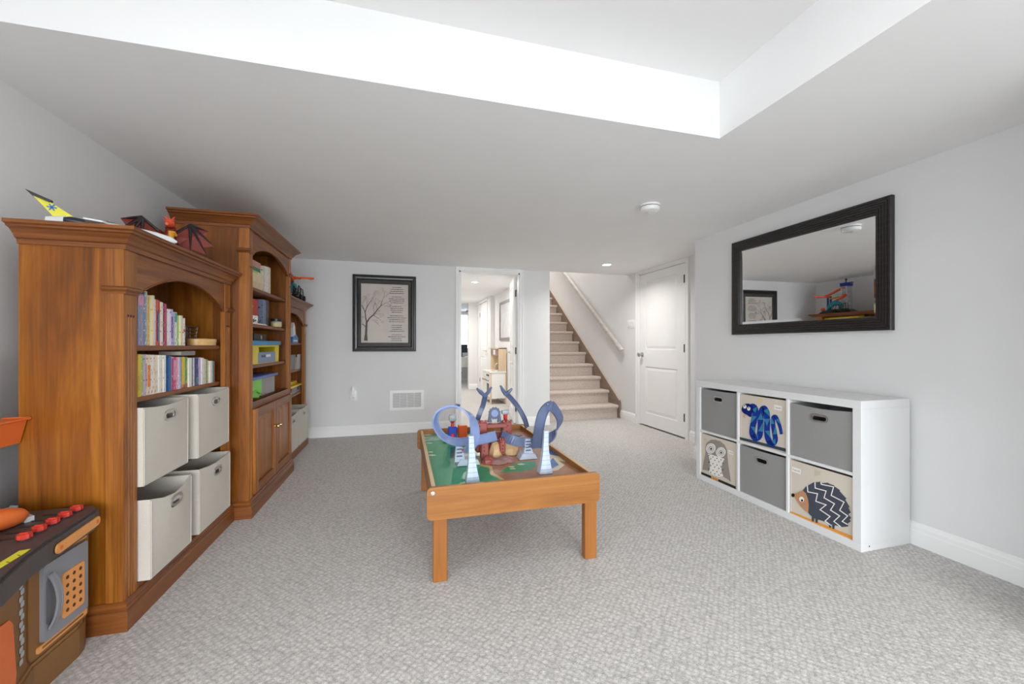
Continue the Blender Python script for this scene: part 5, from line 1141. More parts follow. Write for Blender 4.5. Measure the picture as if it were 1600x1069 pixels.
# ------------------------------------------------------------------ vent, plug-in light, detector, switches
vt = thing('wall_vent', 'white louvred return air grille low on the back wall', 'vent', (0.043, YB, 0.395))
bm = BM(); sheet_with_hole(bm, [(-0.199, -0.001, -0.118), (0.199, -0.001, -0.118), (0.199, -0.001, 0.118), (-0.199, -0.001, 0.118)], [(-0.165, -0.001, -0.086), (0.165, -0.001, -0.086), (0.165, -0.001, 0.086), (-0.165, -0.001, 0.086)], (0, -0.008, 0)); obj('frame', bm, trim_m, vt)
for k in range(17):
    z = -0.080 + k * 0.0100; bm = BM(); prism(bm, [(-0.166, -0.002, z + 0.005), (-0.166, -0.007, z - 0.001), (-0.166, -0.0062, z - 0.0018), (-0.166, -0.0012, z + 0.0042)], (0.332, 0, 0)); obj('louver', bm, trim_m, vt)
for x in (-0.083, 0.0, 0.083):
    bm = BM(); box(bm, x - 0.0025, x + 0.0025, -0.0075, -0.001, -0.087, 0.087); obj('mullion', bm, trim_m, vt)
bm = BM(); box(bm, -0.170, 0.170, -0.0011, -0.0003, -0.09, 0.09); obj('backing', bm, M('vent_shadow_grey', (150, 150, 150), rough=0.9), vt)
ol = thing('wall_outlet', 'white wall outlet with a plug-in night light', 'outlet', (-0.562, YB, 0.470))
bm = BM(); box(bm, -0.035, 0.035, -0.006, -0.0005, -0.058, 0.058, 0.002, 2); obj('cover_plate', bm, trim_m, ol, 30)
for z in (-0.030,):
    bm = BM(); lathe(bm, [(0.016, -0.0065), (0.016, -0.0055)], (0, 0, z), 'Y', 14); obj('socket', bm, M('socket_white', (214, 214, 212), rough=0.4), ol)
nl = thing('night_light', 'small white plug-in night light on the outlet', 'night light', (-0.562, YB - 0.0075, 0.505))
bm = BM(); box(bm, -0.022, 0.022, -0.03, -0.0005, -0.03, 0.045, 0.008, 3); obj('body', bm, trim_m, nl, 30)
bm = BM(); lathe(bm, [(0.020, -0.036), (0.022, -0.02), (0.020, 0.0), (0.012, 0.012), (0.001, 0.016)], (0, -0.022, 0.055), 'Z', 14); obj('shade', bm, M('frosted_shade', (246, 246, 244), rough=0.3), nl, True)
sm = thing('smoke_detector', 'round white smoke detector on the low ceiling', 'smoke detector', (1.652, 2.43, H))
bm = BM(); lathe(bm, [(0.001, 0), (0.068, -0.0005), (0.068, -0.012), (0.066, -0.014)], (0, 0, 0), 'Z', 36, cap=False); obj('mount_ring', bm, trim_m, sm, True)
bm = BM(); lathe(bm, [(0.060, -0.012), (0.060, -0.019), (0.060, -0.019)][:2], (0, 0, 0), 'Z', 36, cap=False); obj('sensing_slot', bm, M('slot_dark', (60, 60, 62), rough=0.7), sm)
bm = BM(); lathe(bm, [(0.066, -0.018), (0.067, -0.030), (0.062, -0.042), (0.050, -0.048), (0.001, -0.050)], (0, 0, 0), 'Z', 36, cap=False); bd = obj('cover', bm, trim_m, sm, 30)
bm = BM(); lathe(bm, [(0.015, -0.0495), (0.015, -0.053), (0.012, -0.055), (0.001, -0.0555)], (0.012, -0.018, 0), 'Z', 18, cap=False); obj('test_button', bm, M('button_grey', (214, 214, 212), rough=0.4), bd)
sw_ = thing('light_switch', 'white triple light switch plate beside the closet door', 'light switch', (XD, 4.90, 1.345))
bm = BM(); box(bm, -0.007, -0.0005, -0.085, 0.085, -0.058, 0.058, 0.002, 2); obj('cover_plate', bm, trim_m, sw_, 30)
for y in (-0.05, 0, 0.05):
    bm = BM(); box(bm, -0.012, -0.0065, y - 0.016, y + 0.016, -0.032, 0.032, 0.002, 1); obj('rocker', bm, M('rocker_white', (226, 226, 224), rough=0.35), sw_)

# ------------------------------------------------------------------ hall beyond the doorway
hp = thing('framed_picture', 'grey framed print on the hall wall above the play kitchen', 'picture', (HX1, 7.05, 1.50))
fy2, fz2 = 0.42, 0.36
greyf = wood('grey_washed_frame', (110, 106, 102), (132, 128, 124), (150, 146, 142), 'Y', ring=30)
c2 = [(-fy2, -fz2), (fy2, -fz2), (fy2, fz2), (-fy2, fz2)]
for i in range(4): frame_side(c2[i], c2[(i + 1) % 4], inw[i], [(0, 0), (0, 0.022), (0.05, 0.018), (0.05, 0)], greyf, 'frame_side', hp, pl_x)
bm = BM(); box(bm, -0.010, -0.003, -fy2 + 0.048, fy2 - 0.048, -fz2 + 0.048, fz2 - 0.048); pr2 = obj('print', bm, M('hall_print', (226, 226, 226), rough=0.6, var=0.10, scale=7), hp)
bm = BM(); box(bm, -0.0135, -0.012, -fy2 + 0.047, fy2 - 0.047, -fz2 + 0.047, fz2 - 0.047); obj('glass', bm, clear_plastic('hall_picture_glass', (250, 250, 250), 0.06, 0.02), hp)
bx_m = wood('birch_play', (196, 170, 138), (214, 190, 160), (226, 206, 180), 'Z', ring=9); wht = M('play_white', (236, 234, 230), rough=0.4, var=0.02)
pk = thing('play_kitchen', 'white and birch toy kitchen in the hall', 'toy kitchen', (1.79, 6.95, 0))
KD, KW = 0.30, 0.66       # depth (-x), width (+y)
for y in (0, KW - 0.015):
    bm = BM(); box(bm, -KD, -0.02, y, y + 0.015, 0.10, 0.56); obj('side_panel', bm, wht, pk)
for y in (0.0, KW - 0.028):
    for x in (-KD - 0.004, -0.03):
        bm = BM(); box(bm, x, x + 0.028, y - 0.003, y + 0.025, 0.0, 0.56, 0.002, 1); obj('leg', bm, bx_m, pk)
bm = BM(); box(bm, -KD - 0.012, -0.004, -0.012, KW + 0.012, 0.56, 0.578, 0.002, 1); obj('worktop', bm, wht, pk)
bm = BM(); box(bm, -KD, -0.02, 0.015, KW - 0.015, 0.10, 0.112); obj('base_board', bm, bx_m, pk)
for y0, y1 in ((0.02, KW / 2 - 0.004), (KW / 2 + 0.004, KW - 0.02)):
    bm = BM(); box(bm, -KD - 0.010, -KD + 0.004, y0, y1, 0.12, 0.46, 0.003, 1); d = obj('door', bm, wht, pk)
    bm = BM(); tube(bm, [(-KD - 0.010, y0 + 0.05, 0.42), (-KD - 0.03, y0 + 0.05, 0.41), (-KD - 0.03, y1 - 0.05, 0.41), (-KD - 0.010, y1 - 0.05, 0.42)], 0.006, 6); obj('handle', bm, dark_metal_m, d)
bm = BM(); box(bm, -KD - 0.012, -KD - 0.009, 0.06, 0.26, 0.18, 0.36); obj('oven_window', bm, M('oven_glass', (60, 58, 62), rough=0.1), pk)
for y in (0.08, 0.20):
    bm = BM(); lathe(bm, [(0.018, -KD - 0.012), (0.016, -KD - 0.03)], (0, y, 0.51), 'X', 12); obj('dial', bm, dark_metal_m, pk)
bm = BM(); box(bm, -KD - 0.006, -KD + 0.006, 0.015, KW - 0.015, 0.465, 0.56); obj('control_panel', bm, wht, pk)
for y in (0.0, KW - 0.016):
    bm = BM(); box(bm, -0.15, -0.004, y, y + 0.016, 0.578, 1.0); obj('hutch_side', bm, bx_m, pk)
bm = BM(); box(bm, -0.012, -0.004, 0.016, KW - 0.016, 0.578, 1.0); obj('hutch_back', bm, bx_m, pk)
bm = BM(); box(bm, -0.20, -0.004, 0.0, KW, 0.985, 1.0); obj('hutch_top', bm, bx_m, pk)
bm = BM(); box(bm, -0.20, -0.015, 0.017, KW - 0.30, 0.86, 0.984, 0.003, 1); mw = obj('microwave', bm, M('microwave_taupe', (150, 130, 118), rough=0.4), pk)
bm = BM(); box(bm, -0.203, -0.2, 0.05, 0.2, 0.88, 0.965); obj('microwave_window', bm, wht, mw)
bm = BM(); tube(bm, smooth([(-0.08, 0.12, 0.578), (-0.08, 0.12, 0.66), (-0.10, 0.12, 0.71), (-0.15, 0.12, 0.72), (-0.18, 0.12, 0.68), (-0.18, 0.12, 0.64)], 4), 0.009, 8); obj('faucet', bm, metal_m, pk, True)
bm = BM(); lathe(bm, [(0.075, 0.579), (0.075, 0.583), (0.06, 0.583), (0.058, 0.5795)], (-0.17, 0.18, 0), 'Z', 20); obj('sink_rim', bm, metal_m, pk)
# door in the hall's right wall, built into the recess
bm = panel_door(0.82, 1.97, 0.036, [(0.12, 0.70, 0.16, 0.78), (0.12, 0.70, 0.98, 1.84)])
R3 = Matrix(((0, 1, 0, 1.724), (-1, 0, 0, 9.185), (0, 0, 1, 0.018), (0, 0, 0, 1))); bmesh.ops.transform(bm, matrix=R3, verts=bm.verts[:])
door3 = struct('door_3', bm, trim_m, label='white closed panel door at the far end of the hall')
bm = BM(); lathe(bm, [(0.026, 0), (0.026, -0.008), (0.010, -0.012), (0.010, -0.05)], (1.722, 8.44, 0.93), 'X', 12); tube(bm, [(1.675, 8.44, 0.93), (1.673, 8.56, 0.928)], 0.009, 8); obj('lever_handle', bm, metal_m, door3)
for z in (0.25, 1.75):
    bm = BM(); box(bm, 1.716, 1.722, 9.16, 9.19, z - 0.045, z + 0.045); obj('hinge', bm, dark_metal_m, door3)
bm = casing('c', 0, 8.35, 9.2, 2.0, w=0.05); turn_to_x(bm, 1.72); struct('trim_5', bm, trim_m)
# far room window with blind, and a small white desk below it
win = struct('window_1', BM() if False else box(BM(), 1.44, 2.0, 12.045, 12.06, 0.95, 1.95), emit('daylight_pane', (235, 244, 255), 5.0))
bm = BM(); sheet_with_hole(bm, [(1.40, 11.999, 0.91), (2.04, 11.999, 0.91), (2.04, 11.999, 1.99), (1.40, 11.999, 1.99)], [(1.45, 11.999, 0.96), (1.99, 11.999, 0.96), (1.99, 11.999, 1.94), (1.45, 11.999, 1.94)], (0, -0.02, 0)); obj('window_frame', bm, trim_m, win)
bd_ = thing('window_blind', 'white slatted blind over the far room window', 'blind', (1.72, 11.96, 1.93))
bm = BM(); box(bm, -0.26, 0.26, -0.02, 0.012, -0.02, 0.0); obj('headrail', bm, trim_m, bd_)
for k in range(20):
    bm = BM(); z = -0.40 - 0.028 * k; prism(bm, [(-0.25, -0.014, z), (-0.25, 0.010, z + 0.012), (-0.25, 0.010, z + 0.0135), (-0.25, -0.014, z + 0.0015)], (0.5, 0, 0)); obj('slat', bm, trim_m, bd_)
dk = thing('desk', 'small white desk under the far room window', 'desk', (1.66, 11.5, 0))
bm = BM(); box(bm, -0.26, 0.3, -0.2, 0.25, 0.68, 0.71, 0.003, 1); obj('desk_top', bm, wht, dk)
for x in (-0.24, 0.26):
    for y in (-0.18, 0.21):
        bm = BM(); box(bm, x, x + 0.03, y, y + 0.03, 0, 0.68); obj('leg', bm, wht, dk)
bm = BM(); box(bm, -0.22, 0.28, -0.16, -0.15, 0.42, 0.68); obj('modesty_panel', bm, wht, dk)
mo = thing('desk_monitor', 'small dark screen standing on the white desk', 'monitor', (1.62, 11.5, 0.711))
bm = BM(); box(bm, -0.17, 0.17, -0.012, 0.012, 0.12, 0.36, 0.003, 1); obj('screen', bm, M('screen_black', (60, 62, 66), rough=0.2), mo); bm = BM(); box(bm, -0.02, 0.02, -0.01, 0.01, 0.01, 0.125); obj('stand', bm, dark_metal_m, mo); bm = BM(); box(bm, -0.09, 0.09, -0.06, 0.06, 0, 0.012, 0.002, 1); obj('foot', bm, dark_metal_m, mo)
bs = thing('waste_bin', 'dark grey waste basket on the far room floor', 'waste basket', (1.45, 11.08, 0))
bm = BM(); lathe(bm, [(0.001, 0.002), (0.09, 0.0), (0.12, 0.30), (0.115, 0.30), (0.086, 0.008), (0.001, 0.008)], (0, 0, 0), 'Z', 20, cap=False); obj('body', bm, M('bin_grey', (92, 92, 94), rough=0.5), bs, True)
bm = BM(); lathe(bm, [(0.118, 0.294), (0.124, 0.298), (0.124, 0.306), (0.116, 0.306)], (0, 0, 0), 'Z', 20, cap=False); obj('rim', bm, M('bin_grey', (92, 92, 94), rough=0.5), bs, True)

# ------------------------------------------------------------------ wooden play table
TBX, TBY, TBW, TBL, ZBRD = 0.099, 1.780, 0.830, 1.250, 0.398
oak_m = wood('table_oak_veneer', (128, 76, 26), (152, 97, 40), (170, 116, 56), 'X', rough=0.42, ring=20)
oakv_m = wood('table_oak_leg', (126, 72, 24), (150, 92, 36), (166, 110, 50), 'Z', rough=0.42, ring=20)
oaky_m = wood('table_oak_rail', (128, 77, 30), (154, 98, 42), (172, 116, 58), 'Y', rough=0.45, ring=20)
edge_m = wood('table_raw_edge', (206, 172, 124), (220, 188, 142), (230, 204, 164), 'Y', rough=0.6, ring=30)
tb = thing('play_table', 'low oak-finish play table with a printed landscape board', 'table', (TBX, TBY, 0))
for y in (0.0, TBL - 0.018):
    bm = BM(); prism(bm, [(x, y, z) for x, z in rrect(0, TBW, 0.290, 0.434, 0.022)], (0, 0.018, 0)); ep = obj('end_panel', bm, oak_m, tb)
    for x in (0.026, TBW - 0.026):
        if y == 0 and x > 0.5: continue
        bm = BM(); s_ = -1 if y == 0 else 1; yy = y if y == 0 else y + 0.018
        lathe(bm, [(0.0095, yy), (0.0095, yy + s_ * 0.0025), (0.006, yy + s_ * 0.004), (0.0035, yy + s_ * 0.0042), (0.0032, yy + s_ * 0.002)], (x, 0, 0.408), 'Y', 16); obj('bolt', bm, M('bolt_zinc', (206, 204, 198), rough=0.3, metal=0.7), ep)
for x in (0.022, TBW - 0.040):
    bm = BM(); box(bm, x, x + 0.018, 0.018, TBL - 0.018, 0.300, 0.426); sr = obj('side_rail', bm, oaky_m, tb)
    bm = BM(); box(bm, x, x + 0.018, 0.018, TBL - 0.018, 0.426, 0.4268); obj('rail_edge', bm, edge_m, sr)
bm = BM(); box(bm, 0.040, TBW - 0.040, 0.018, TBL - 0.018, ZBRD - 0.012, ZBRD); brd = obj('play_board', bm, M('board_green', (46, 156, 106), rough=0.32, var=0.12, scale=5, spec=0.3), tb)
bm = BM(); box(bm, 0.040, TBW - 0.040, 0.018, TBL - 0.018, ZBRD - 0.024, ZBRD - 0.0125); obj('board_base', bm, oak_m, tb)
for x in (0.028, TBW - 0.062 - 0.004):
    for y in (0.026, TBL - 0.026 - 0.040):
        bm = BM(); box(bm, x, x + 0.064, y, y + 0.040, 0.0, 0.373, 0.003, 1); obj('leg', bm, oakv_m, tb)
off = Vector((TBX, TBY, 0))
def print_patch(nm, px, col, lift, var=0.12):
    pts = []
    for u, v in px:
        p = PZ(u, v, ZBRD) - off
        p.x = min(max(p.x, 0.041), TBW - 0.041); p.y = min(max(p.y, 0.019), TBL - 0.019); p.z = ZBRD + lift; pts.append(p)
    bm = BM(); prism(bm, pts, (0, 0, 0.0003)); return obj(nm, bm, M('print_' + nm + str(col[0]), col, rough=0.25, var=var, scale=14), brd)
print_patch('sand_border', [(785, 752), (779, 748), (766, 742), (764, 731), (750, 728), (747, 717), (745, 702), (742, 685), (742, 672), (832, 662), (930, 745)], (206, 180, 128), 0.0002)
print_patch('brown_land', [(792, 752), (782, 745), (771, 739), (769, 729), (755, 725), (752, 716), (750, 702), (747, 688), (747, 674), (834, 662), (930, 745)], (168, 118, 88), 0.0006)
print_patch('green_patch', [(781, 739), (786, 734), (797, 728), (812, 722), (836, 721), (839, 728), (830, 734), (812, 737)], (56, 148, 92), 0.001)
print_patch('sand_shore', [(848, 696), (862, 688), (892, 714), (884, 722), (872, 720), (882, 727), (872, 735), (856, 738), (852, 718)], (226, 214, 190), 0.001)
print_patch('water', [(852, 696), (862, 690), (884, 709), (874, 713), (860, 711)], (58, 120, 186), 0.0014)
print_patch('water', [(858, 722), (864, 716), (873, 727), (862, 733)], (58, 120, 186), 0.0014)
print_patch('teal_field', [(664, 690), (662, 682), (690, 680), (692, 688)], (128, 196, 176), 0.0004)
print_patch('dark_field', [(704, 700), (712, 698), (714, 716), (703, 716)], (30, 110, 84), 0.0004)
for u, v, w_, h_ in ((671, 686, 5, 1.2), (671, 693, 5, 1.0), (673, 707, 4, 1.0), (675, 712, 6, 1.3), (667, 680, 8, 1.4), (668, 685, 10, 0.9), (799, 730, 5, 1.0), (814, 726, 6, 1.2), (801, 733, 5, 0.8)):
    print_patch('pale_spot', [(u + w_ * math.cos(2 * math.pi * i / 10), v + h_ * math.sin(2 * math.pi * i / 10)) for i in range(10)], (214, 226, 190), 0.0018)

# ------------------------------------------------------------------ looping race track on the table
rt_ = thing('loop_race_track', 'blue-grey looping toy race track with white pylons on the play table', 'toy track', (0.50, 2.25, ZBRD + 0.0022))
ro = Vector(rt_.location)
trk = plastic('track_slate_blue', (128, 146, 190), 0.3); trkd = plastic('track_dark_slate', (92, 104, 136), 0.35); pyw = plastic('pylon_white', (188, 199, 216), 0.55); rgm = plastic('rung_blue_grey', (150, 166, 190), 0.5); brk = plastic('brick_red_plastic', (150, 74, 66), 0.45)
sandp = plastic('sand_rock', (206, 172, 128), 0.6); gearm = plastic('gear_slate', (78, 90, 116), 0.4); orp = plastic('track_orange', (238, 96, 36)); rdp = plastic('toy_red', (196, 52, 40)); bup = plastic('toy_royal', (36, 66, 190)); gyp = plastic('toy_pale_grey', (160, 166, 172))
def tp(nm, bm, mat, par=None, sh=False): move(bm, -ro); return obj(nm, bm, mat, par or rt_, sh)
def path(lst): return smooth([PY(u, v, y) for u, v, y in lst], 5)
def sides(lst, n):
    out = []; m = len(lst) - 1
    for i in range(n):
        f = i / (n - 1) * m; k = min(int(f), m - 1); out.append(Vector(lst[k]).lerp(Vector(lst[k + 1]), f - k))
    return out
def track(nm, pts, sd, w=0.056, mat=None, lip=0.009):
    P_ = path(pts); bm = BM(); strip(bm, P_, sides(sd, len(P_)), w, 0.003, lip); return tp(nm, bm, mat or trk)
track('loop_left', [(775, 681, 2.27), (748, 688, 2.20), (716, 692, 2.15), (692, 683, 2.12), (679, 662, 2.10), (684, 643, 2.09), (703, 634, 2.08), (722, 638, 2.06), (738, 652, 2.04), (743, 674, 2.02), (739, 694, 2.02), (731, 708, 2.05)],
      [(0.25, 0.5, 0.8), (0.1, 0.6, 0.7), (0, 0.8, 0.5), (0.4, 0.85, 0.1), (0.5, 0.85, 0), (0.4, 0.9, -0.15), (0.15, 0.95, -0.25), (0.3, 0.9, -0.25), (0.6, 0.75, -0.15), (0.85, 0.5, 0), (0.95, 0.3, 0), (1, 0.2, 0)])
track('loop_right', [(838, 700, 2.12), (842, 668, 2.07), (848, 645, 2.06), (858, 634, 2.07), (868, 640, 2.11), (876, 656, 2.15), (872, 671, 2.18), (860, 684, 2.19), (845, 691, 2.20), (822, 692, 2.22), (800, 688, 2.25), (784, 679, 2.30)],
      [(1, 0, 0), (1, 0, 0), (1, 0.1, -0.3), (0.8, 0.5, -0.3), (0.8, 0.6, -0.1), (0.8, 0.6, 0), (0.6, 0.7, 0.3), (0.1, 0.7, 0.7), (0, 0.5, 0.8), (-0.1, 0.5, 0.9), (-0.2, 0.4, 0.9), (-0.3, 0.3, 0.9)], mat=trkd)
for nm, a, b, w_ in (('loop_clip', (712, 632, 2.06), (719, 635, 2.06), 0.05), ('loop_clip', (855, 631, 2.05), (861, 634, 2.06), 0.05)):
    p, q = PY(*a), PY(*b); bm = BM(); tube(bm, [p + Vector((0, -0.01, 0)), q + Vector((0, 0.035, 0))], 0.007, 6); tp(nm, bm, trkd)
# launcher arms with forked ends
def arm(base, mids, top, f1, f2, y, sd):
    pts = [(base[0], base[1], y + 0.10)] + [(u, v, y + 0.05) for u, v in mids] + [(top[0], top[1], y)]
    a_ = track('launcher_arm', pts, [sd, sd], 0.030, trkd, 0.010); c0 = PY(top[0], top[1], y)
    for f in (f1, f2):
        e_ = PY(f[0], f[1], y - 0.02); m_ = c0.lerp(e_, 0.55) + Vector((0, 0, -0.008)); bm = BM(); tube(bm, [c0 + Vector((0, 0, -0.01)), m_, e_], [0.012, 0.012, 0.006], 7); move(bm, -ro); obj('fork_prong', bm, trkd, a_)
arm((741, 669), [(747, 652), (754, 634)], (758, 616), (745, 607), (768, 605), 2.42, (1, 0, 0.15))
arm((823, 668), [(818, 652), (806, 632)], (790, 614), (782, 603), (800, 607), 2.45, (0.8, 0.1, 0.7))
# white pylons
def pylon(ub, vb, ut, vt, wb, wt, nm='pylon'):
    b_ = PZ(ub, vb, ZBRD + 0.003); t_ = PY(ut, vt, b_.y); bm = BM(); n = 6; rings = []
    for k in range(n + 1):
        f = k / n; w_ = wt + (wb - wt) * (1 - f) ** 2.4; c = Vector((b_.x + (t_.x - b_.x) * f, b_.y, b_.z + (t_.z - b_.z) * f))
        rings.append([bm.verts.new(c + Vector((a * w_, bq * w_ * 0.75, 0))) for a, bq in ((-0.5, -0.5), (0.0, -0.62), (0.5, -0.5), (0.5, 0.5), (-0.5, 0.5))])
    for A_, B_ in zip(rings[:-1], rings[1:]):
        for i in range(5): bm.faces.new((A_[i], A_[(i + 1) % 5], B_[(i + 1) % 5], B_[i]))
    bm.faces.new(list(reversed(rings[0]))); bm.faces.new(rings[-1]); o = tp(nm, bm, pyw)
    for k in range(9):
        f = 0.1 + 0.85 * k / 8; w_ = wt + (wb - wt) * (1 - f) ** 2.4; c = Vector((b_.x + (t_.x - b_.x) * f, b_.y, b_.z + (t_.z - b_.z) * f)); bm = BM(); tube(bm, [c + Vector((-0.5 * w_, -0.40 * w_, 0)), c + Vector((0, -0.485 * w_, 0)), c + Vector((0.5 * w_, -0.40 * w_, 0))], 0.0014, 5); move(bm, -ro); obj('rung', bm, rgm, o)
pylon(738, 751, 736, 681, 0.066, 0.024); pylon(851, 738, 853, 673, 0.070, 0.024)
def rear_support(ul, ur, vb, utop, vtop, sgn):
    a_, b_ = PZ(ul, vb, ZBRD + 0.003), PZ(ur, vb, ZBRD + 0.003); y = a_.y; t_ = PY(utop, vtop, y); bm = BM()
    xs = sorted((a_.x, b_.x)); z0 = ZBRD + 0.003
    prism(bm, [(xs[0], y, z0), (xs[1], y, z0), (xs[1] - 0.012, y, z0 + 0.028), (xs[0] + 0.02, y, z0 + 0.035)], (0, 0.07, 0)); o = tp('rear_base', bm, pyw)
    bm = BM(); w_ = 0.036; prism(bm, [(t_.x - w_ * 0.7, y + 0.012, z0 + 0.02), (t_.x + w_ * 0.9, y + 0.012, z0 + 0.02), (t_.x + w_ * 0.4, y + 0.012, t_.z), (t_.x - w_ * 0.4, y + 0.012, t_.z)], (0, 0.03, 0)); tp('rear_tower', bm, pyw)
    for k in range(4):
        f = 0.2 + 0.2 * k; bm = BM(); z = z0 + 0.03 + (t_.z - z0 - 0.03) * f; box(bm, t_.x - 0.014, t_.x + 0.016, y + 0.008, y + 0.013, z, z + 0.006); tp('window_slot', bm, gearm)
rear_support(714, 752, 729, 718, 693, -1); rear_support(812, 842, 719, 826, 687, 1)
# castle: two towers, beam, rocks
zb0 = ZBRD + 0.0025
def castle_tower(u0, u1, vt, vb, y, d):
    a_, b_ = PY(u0, vt, y), PY(u1, vt, y); zz = max(zb0, PY(u0, vb, y).z); bm = BM(); box(bm, a_.x, b_.x, y, y + d, zz, a_.z, 0.006, 1); o = tp('castle_tower', bm, brk, None, 30)
    for k in range(3):
        bm = BM(); w_ = (b_.x - a_.x) / 5; x = a_.x + w_ * 2 * k; box(bm, x, x + w_, y, y + 0.016, a_.z, a_.z + 0.012); move(bm, -ro); obj('merlon', bm, brk, o)
    for k in range(5):
        bm = BM(); rr = random.Random(k * 7 + u0); lathe(bm, [(0.004, y - 0.0008), (0.004, y + 0.0005)], (a_.x + (b_.x - a_.x) * (0.25 + 0.5 * rr.random()), 0, zz + (a_.z - zz) * (0.12 + 0.19 * k)), 'Y', 8); move(bm, -ro); obj('rivet_hole', bm, M('rivet_dark', (50, 22, 22), rough=0.6), o)
castle_tower(744, 762, 661, 708, 2.34, 0.07); castle_tower(786, 800, 660, 708, 2.36, 0.07); castle_tower(752, 764, 690, 722, 2.24, 0.05); castle_tower(781, 790, 688, 720, 2.27, 0.05)
p, q = PY(756, 663, 2.35), PY(792, 660, 2.36); bm = BM(); box(bm, p.x, q.x, 2.35, 2.40, p.z - 0.028, p.z - 0.004, 0.004, 1); tp('castle_beam', bm, brk)
p, q = PY(760, 682, 2.38), PY(790, 690, 2.40); bm = BM(); box(bm, p.x, q.x, 2.38, 2.42, zb0, p.z + 0.02, 0.004, 1); tp('castle_wall', bm, plastic('brick_red_dark', (128, 60, 52), 0.5))
for (u, v, y, rx, ry, rz, m) in ((776, 706, 2.32, 0.055, 0.06, 0.085, sandp), (796, 708, 2.36, 0.07, 0.07, 0.075, sandp), (763, 720, 2.20, 0.045, 0.05, 0.035, brk), (790, 720, 2.20, 0.05, 0.05, 0.028, plastic('rock_mauve', (150, 112, 108), 0.6)), (778, 722, 2.18, 0.06, 0.045, 0.02, plastic('rock_mauve', (150, 112, 108), 0.6))):
    c = PY(u, v, y); bm = BM(); ball(bm, (c.x, y, zb0), 1.0, (rx, ry, rz), 10); rr = random.Random(int(u))
    for vv in bm.verts: vv.co += Vector((rr.uniform(-1, 1), rr.uniform(-1, 1), rr.uniform(-0.5, 0.5))) * 0.006
    bmesh.ops.bisect_plane(bm, geom=bm.verts[:] + bm.edges[:] + bm.faces[:], plane_co=(0, 0, zb0), plane_no=(0, 0, -1), clear_outer=True); tp('rock', bm, m)
# gear wheel
c = PY(773, 646, 2.40); bm = BM(); pts = []
for k in range(24):
    r = 0.040 if k % 2 else 0.034; a_ = 2 * math.pi * k / 24; pts.append((c.x + r * math.cos(a_), 2.40, c.z + r * math.sin(a_)))
prism(bm, pts, (0, 0.012, 0)); g_ = tp('gear', bm, gearm)
bm = BM(); lathe(bm, [(0.022, 2.397), (0.022, 2.40), (0.012, 2.394)][:2], (c.x, 0, c.z), 'Y', 18); move(bm, -ro); obj('gear_face', bm, trk, g_)
for dx in (-0.030, 0.030):
    bm = BM(); prism(bm, [(c.x + dx - 0.012, 2.395, c.z - 0.055), (c.x + dx + 0.012, 2.395, c.z - 0.055), (c.x + dx + 0.006, 2.395, c.z - 0.015), (c.x + dx - 0.006, 2.395, c.z - 0.015)], (0, 0.02, 0)); tp('gear_leg', bm, gearm)
# pump figures
def pump(u, vb, vt, y, body):
    a_, t_ = PY(u, vb, y), PY(u, vt, y); z0 = max(zb0, a_.z); h_ = t_.z - z0; x = a_.x; bm = BM(); box(bm, x - 0.028, x + 0.028, y - 0.02, y + 0.02, z0, z0 + h_ * 0.58, 0.005, 1); o = tp('pump_tower', bm, body, None, 30)
    bm = BM(); lathe(bm, [(0.012, 0), (0.010, h_ * 0.12), (0.018, h_ * 0.18)], (x, y, z0 + h_ * 0.58), 'Z', 10); move(bm, -ro); obj('neck', bm, rdp, o)
    bm = BM(); box(bm, x - 0.024, x + 0.024, y - 0.016, y + 0.016, z0 + h_ * 0.78, z0 + h_, 0.008, 2); move(bm, -ro); obj('dome', bm, gyp, o, 30)
    bm = BM(); ball(bm, (x, y - 0.022, z0 + h_ * 0.25), 0.014, (1, 0.6, 1.6), 10); move(bm, -ro); obj('red_badge', bm, rdp, o, True)
pump(707, 692, 648, 2.66, bup); 
c = PY(790, 660, 2.44); bm = BM(); box(bm, c.x - 0.026, c.x + 0.026, 2.43, 2.46, zb0, c.z + 0.01, 0.004, 1); o = tp('signal_tower', bm, plastic('mauve_grey', (100, 92, 116), 0.5)); t_ = PY(790, 644, 2.44)
bm = BM(); lathe(bm, [(0.012, c.z + 0.01), (0.014, t_.z - 0.012)], (c.x, 2.445, 0), 'Z', 10); move(bm, -ro); obj('neck', bm, rdp, o); bm = BM(); box(bm, c.x - 0.024, c.x + 0.024, 2.43, 2.46, t_.z - 0.014, t_.z + 0.012, 0.006, 2); move(bm, -ro); obj('dome', bm, gyp, o, 30)
# orange launcher and loose strips
p, q = PY(716, 674, 2.80), PY(730, 664, 2.80); bm = BM(); box(bm, p.x, q.x, 2.78, 2.84, zb0, q.z, 0.005, 1); tp('orange_block', bm, orp, None, 30)
track('orange_strip', [(722, 700, 2.20), (728, 708, 2.14)], [(0.3, 1, 0), (0.3, 1, 0)], 0.022, orp, 0.004); track('orange_strip', [(802, 690, 2.30), (816, 700, 2.24)], [(0.3, 1, 0), (0.3, 1, 0)], 0.03, orp, 0.004)
p = PY(812, 668, 2.90); bm = BM(); strip(bm, [(0.66, 2.88, zb0), (0.74, 2.86, zb0 + 0.002), (0.82, 2.78, zb0 + 0.002)], [(0.3, 1, 0)] * 3, 0.05, 0.004, 0.012); tp('rear_track', bm, trkd)
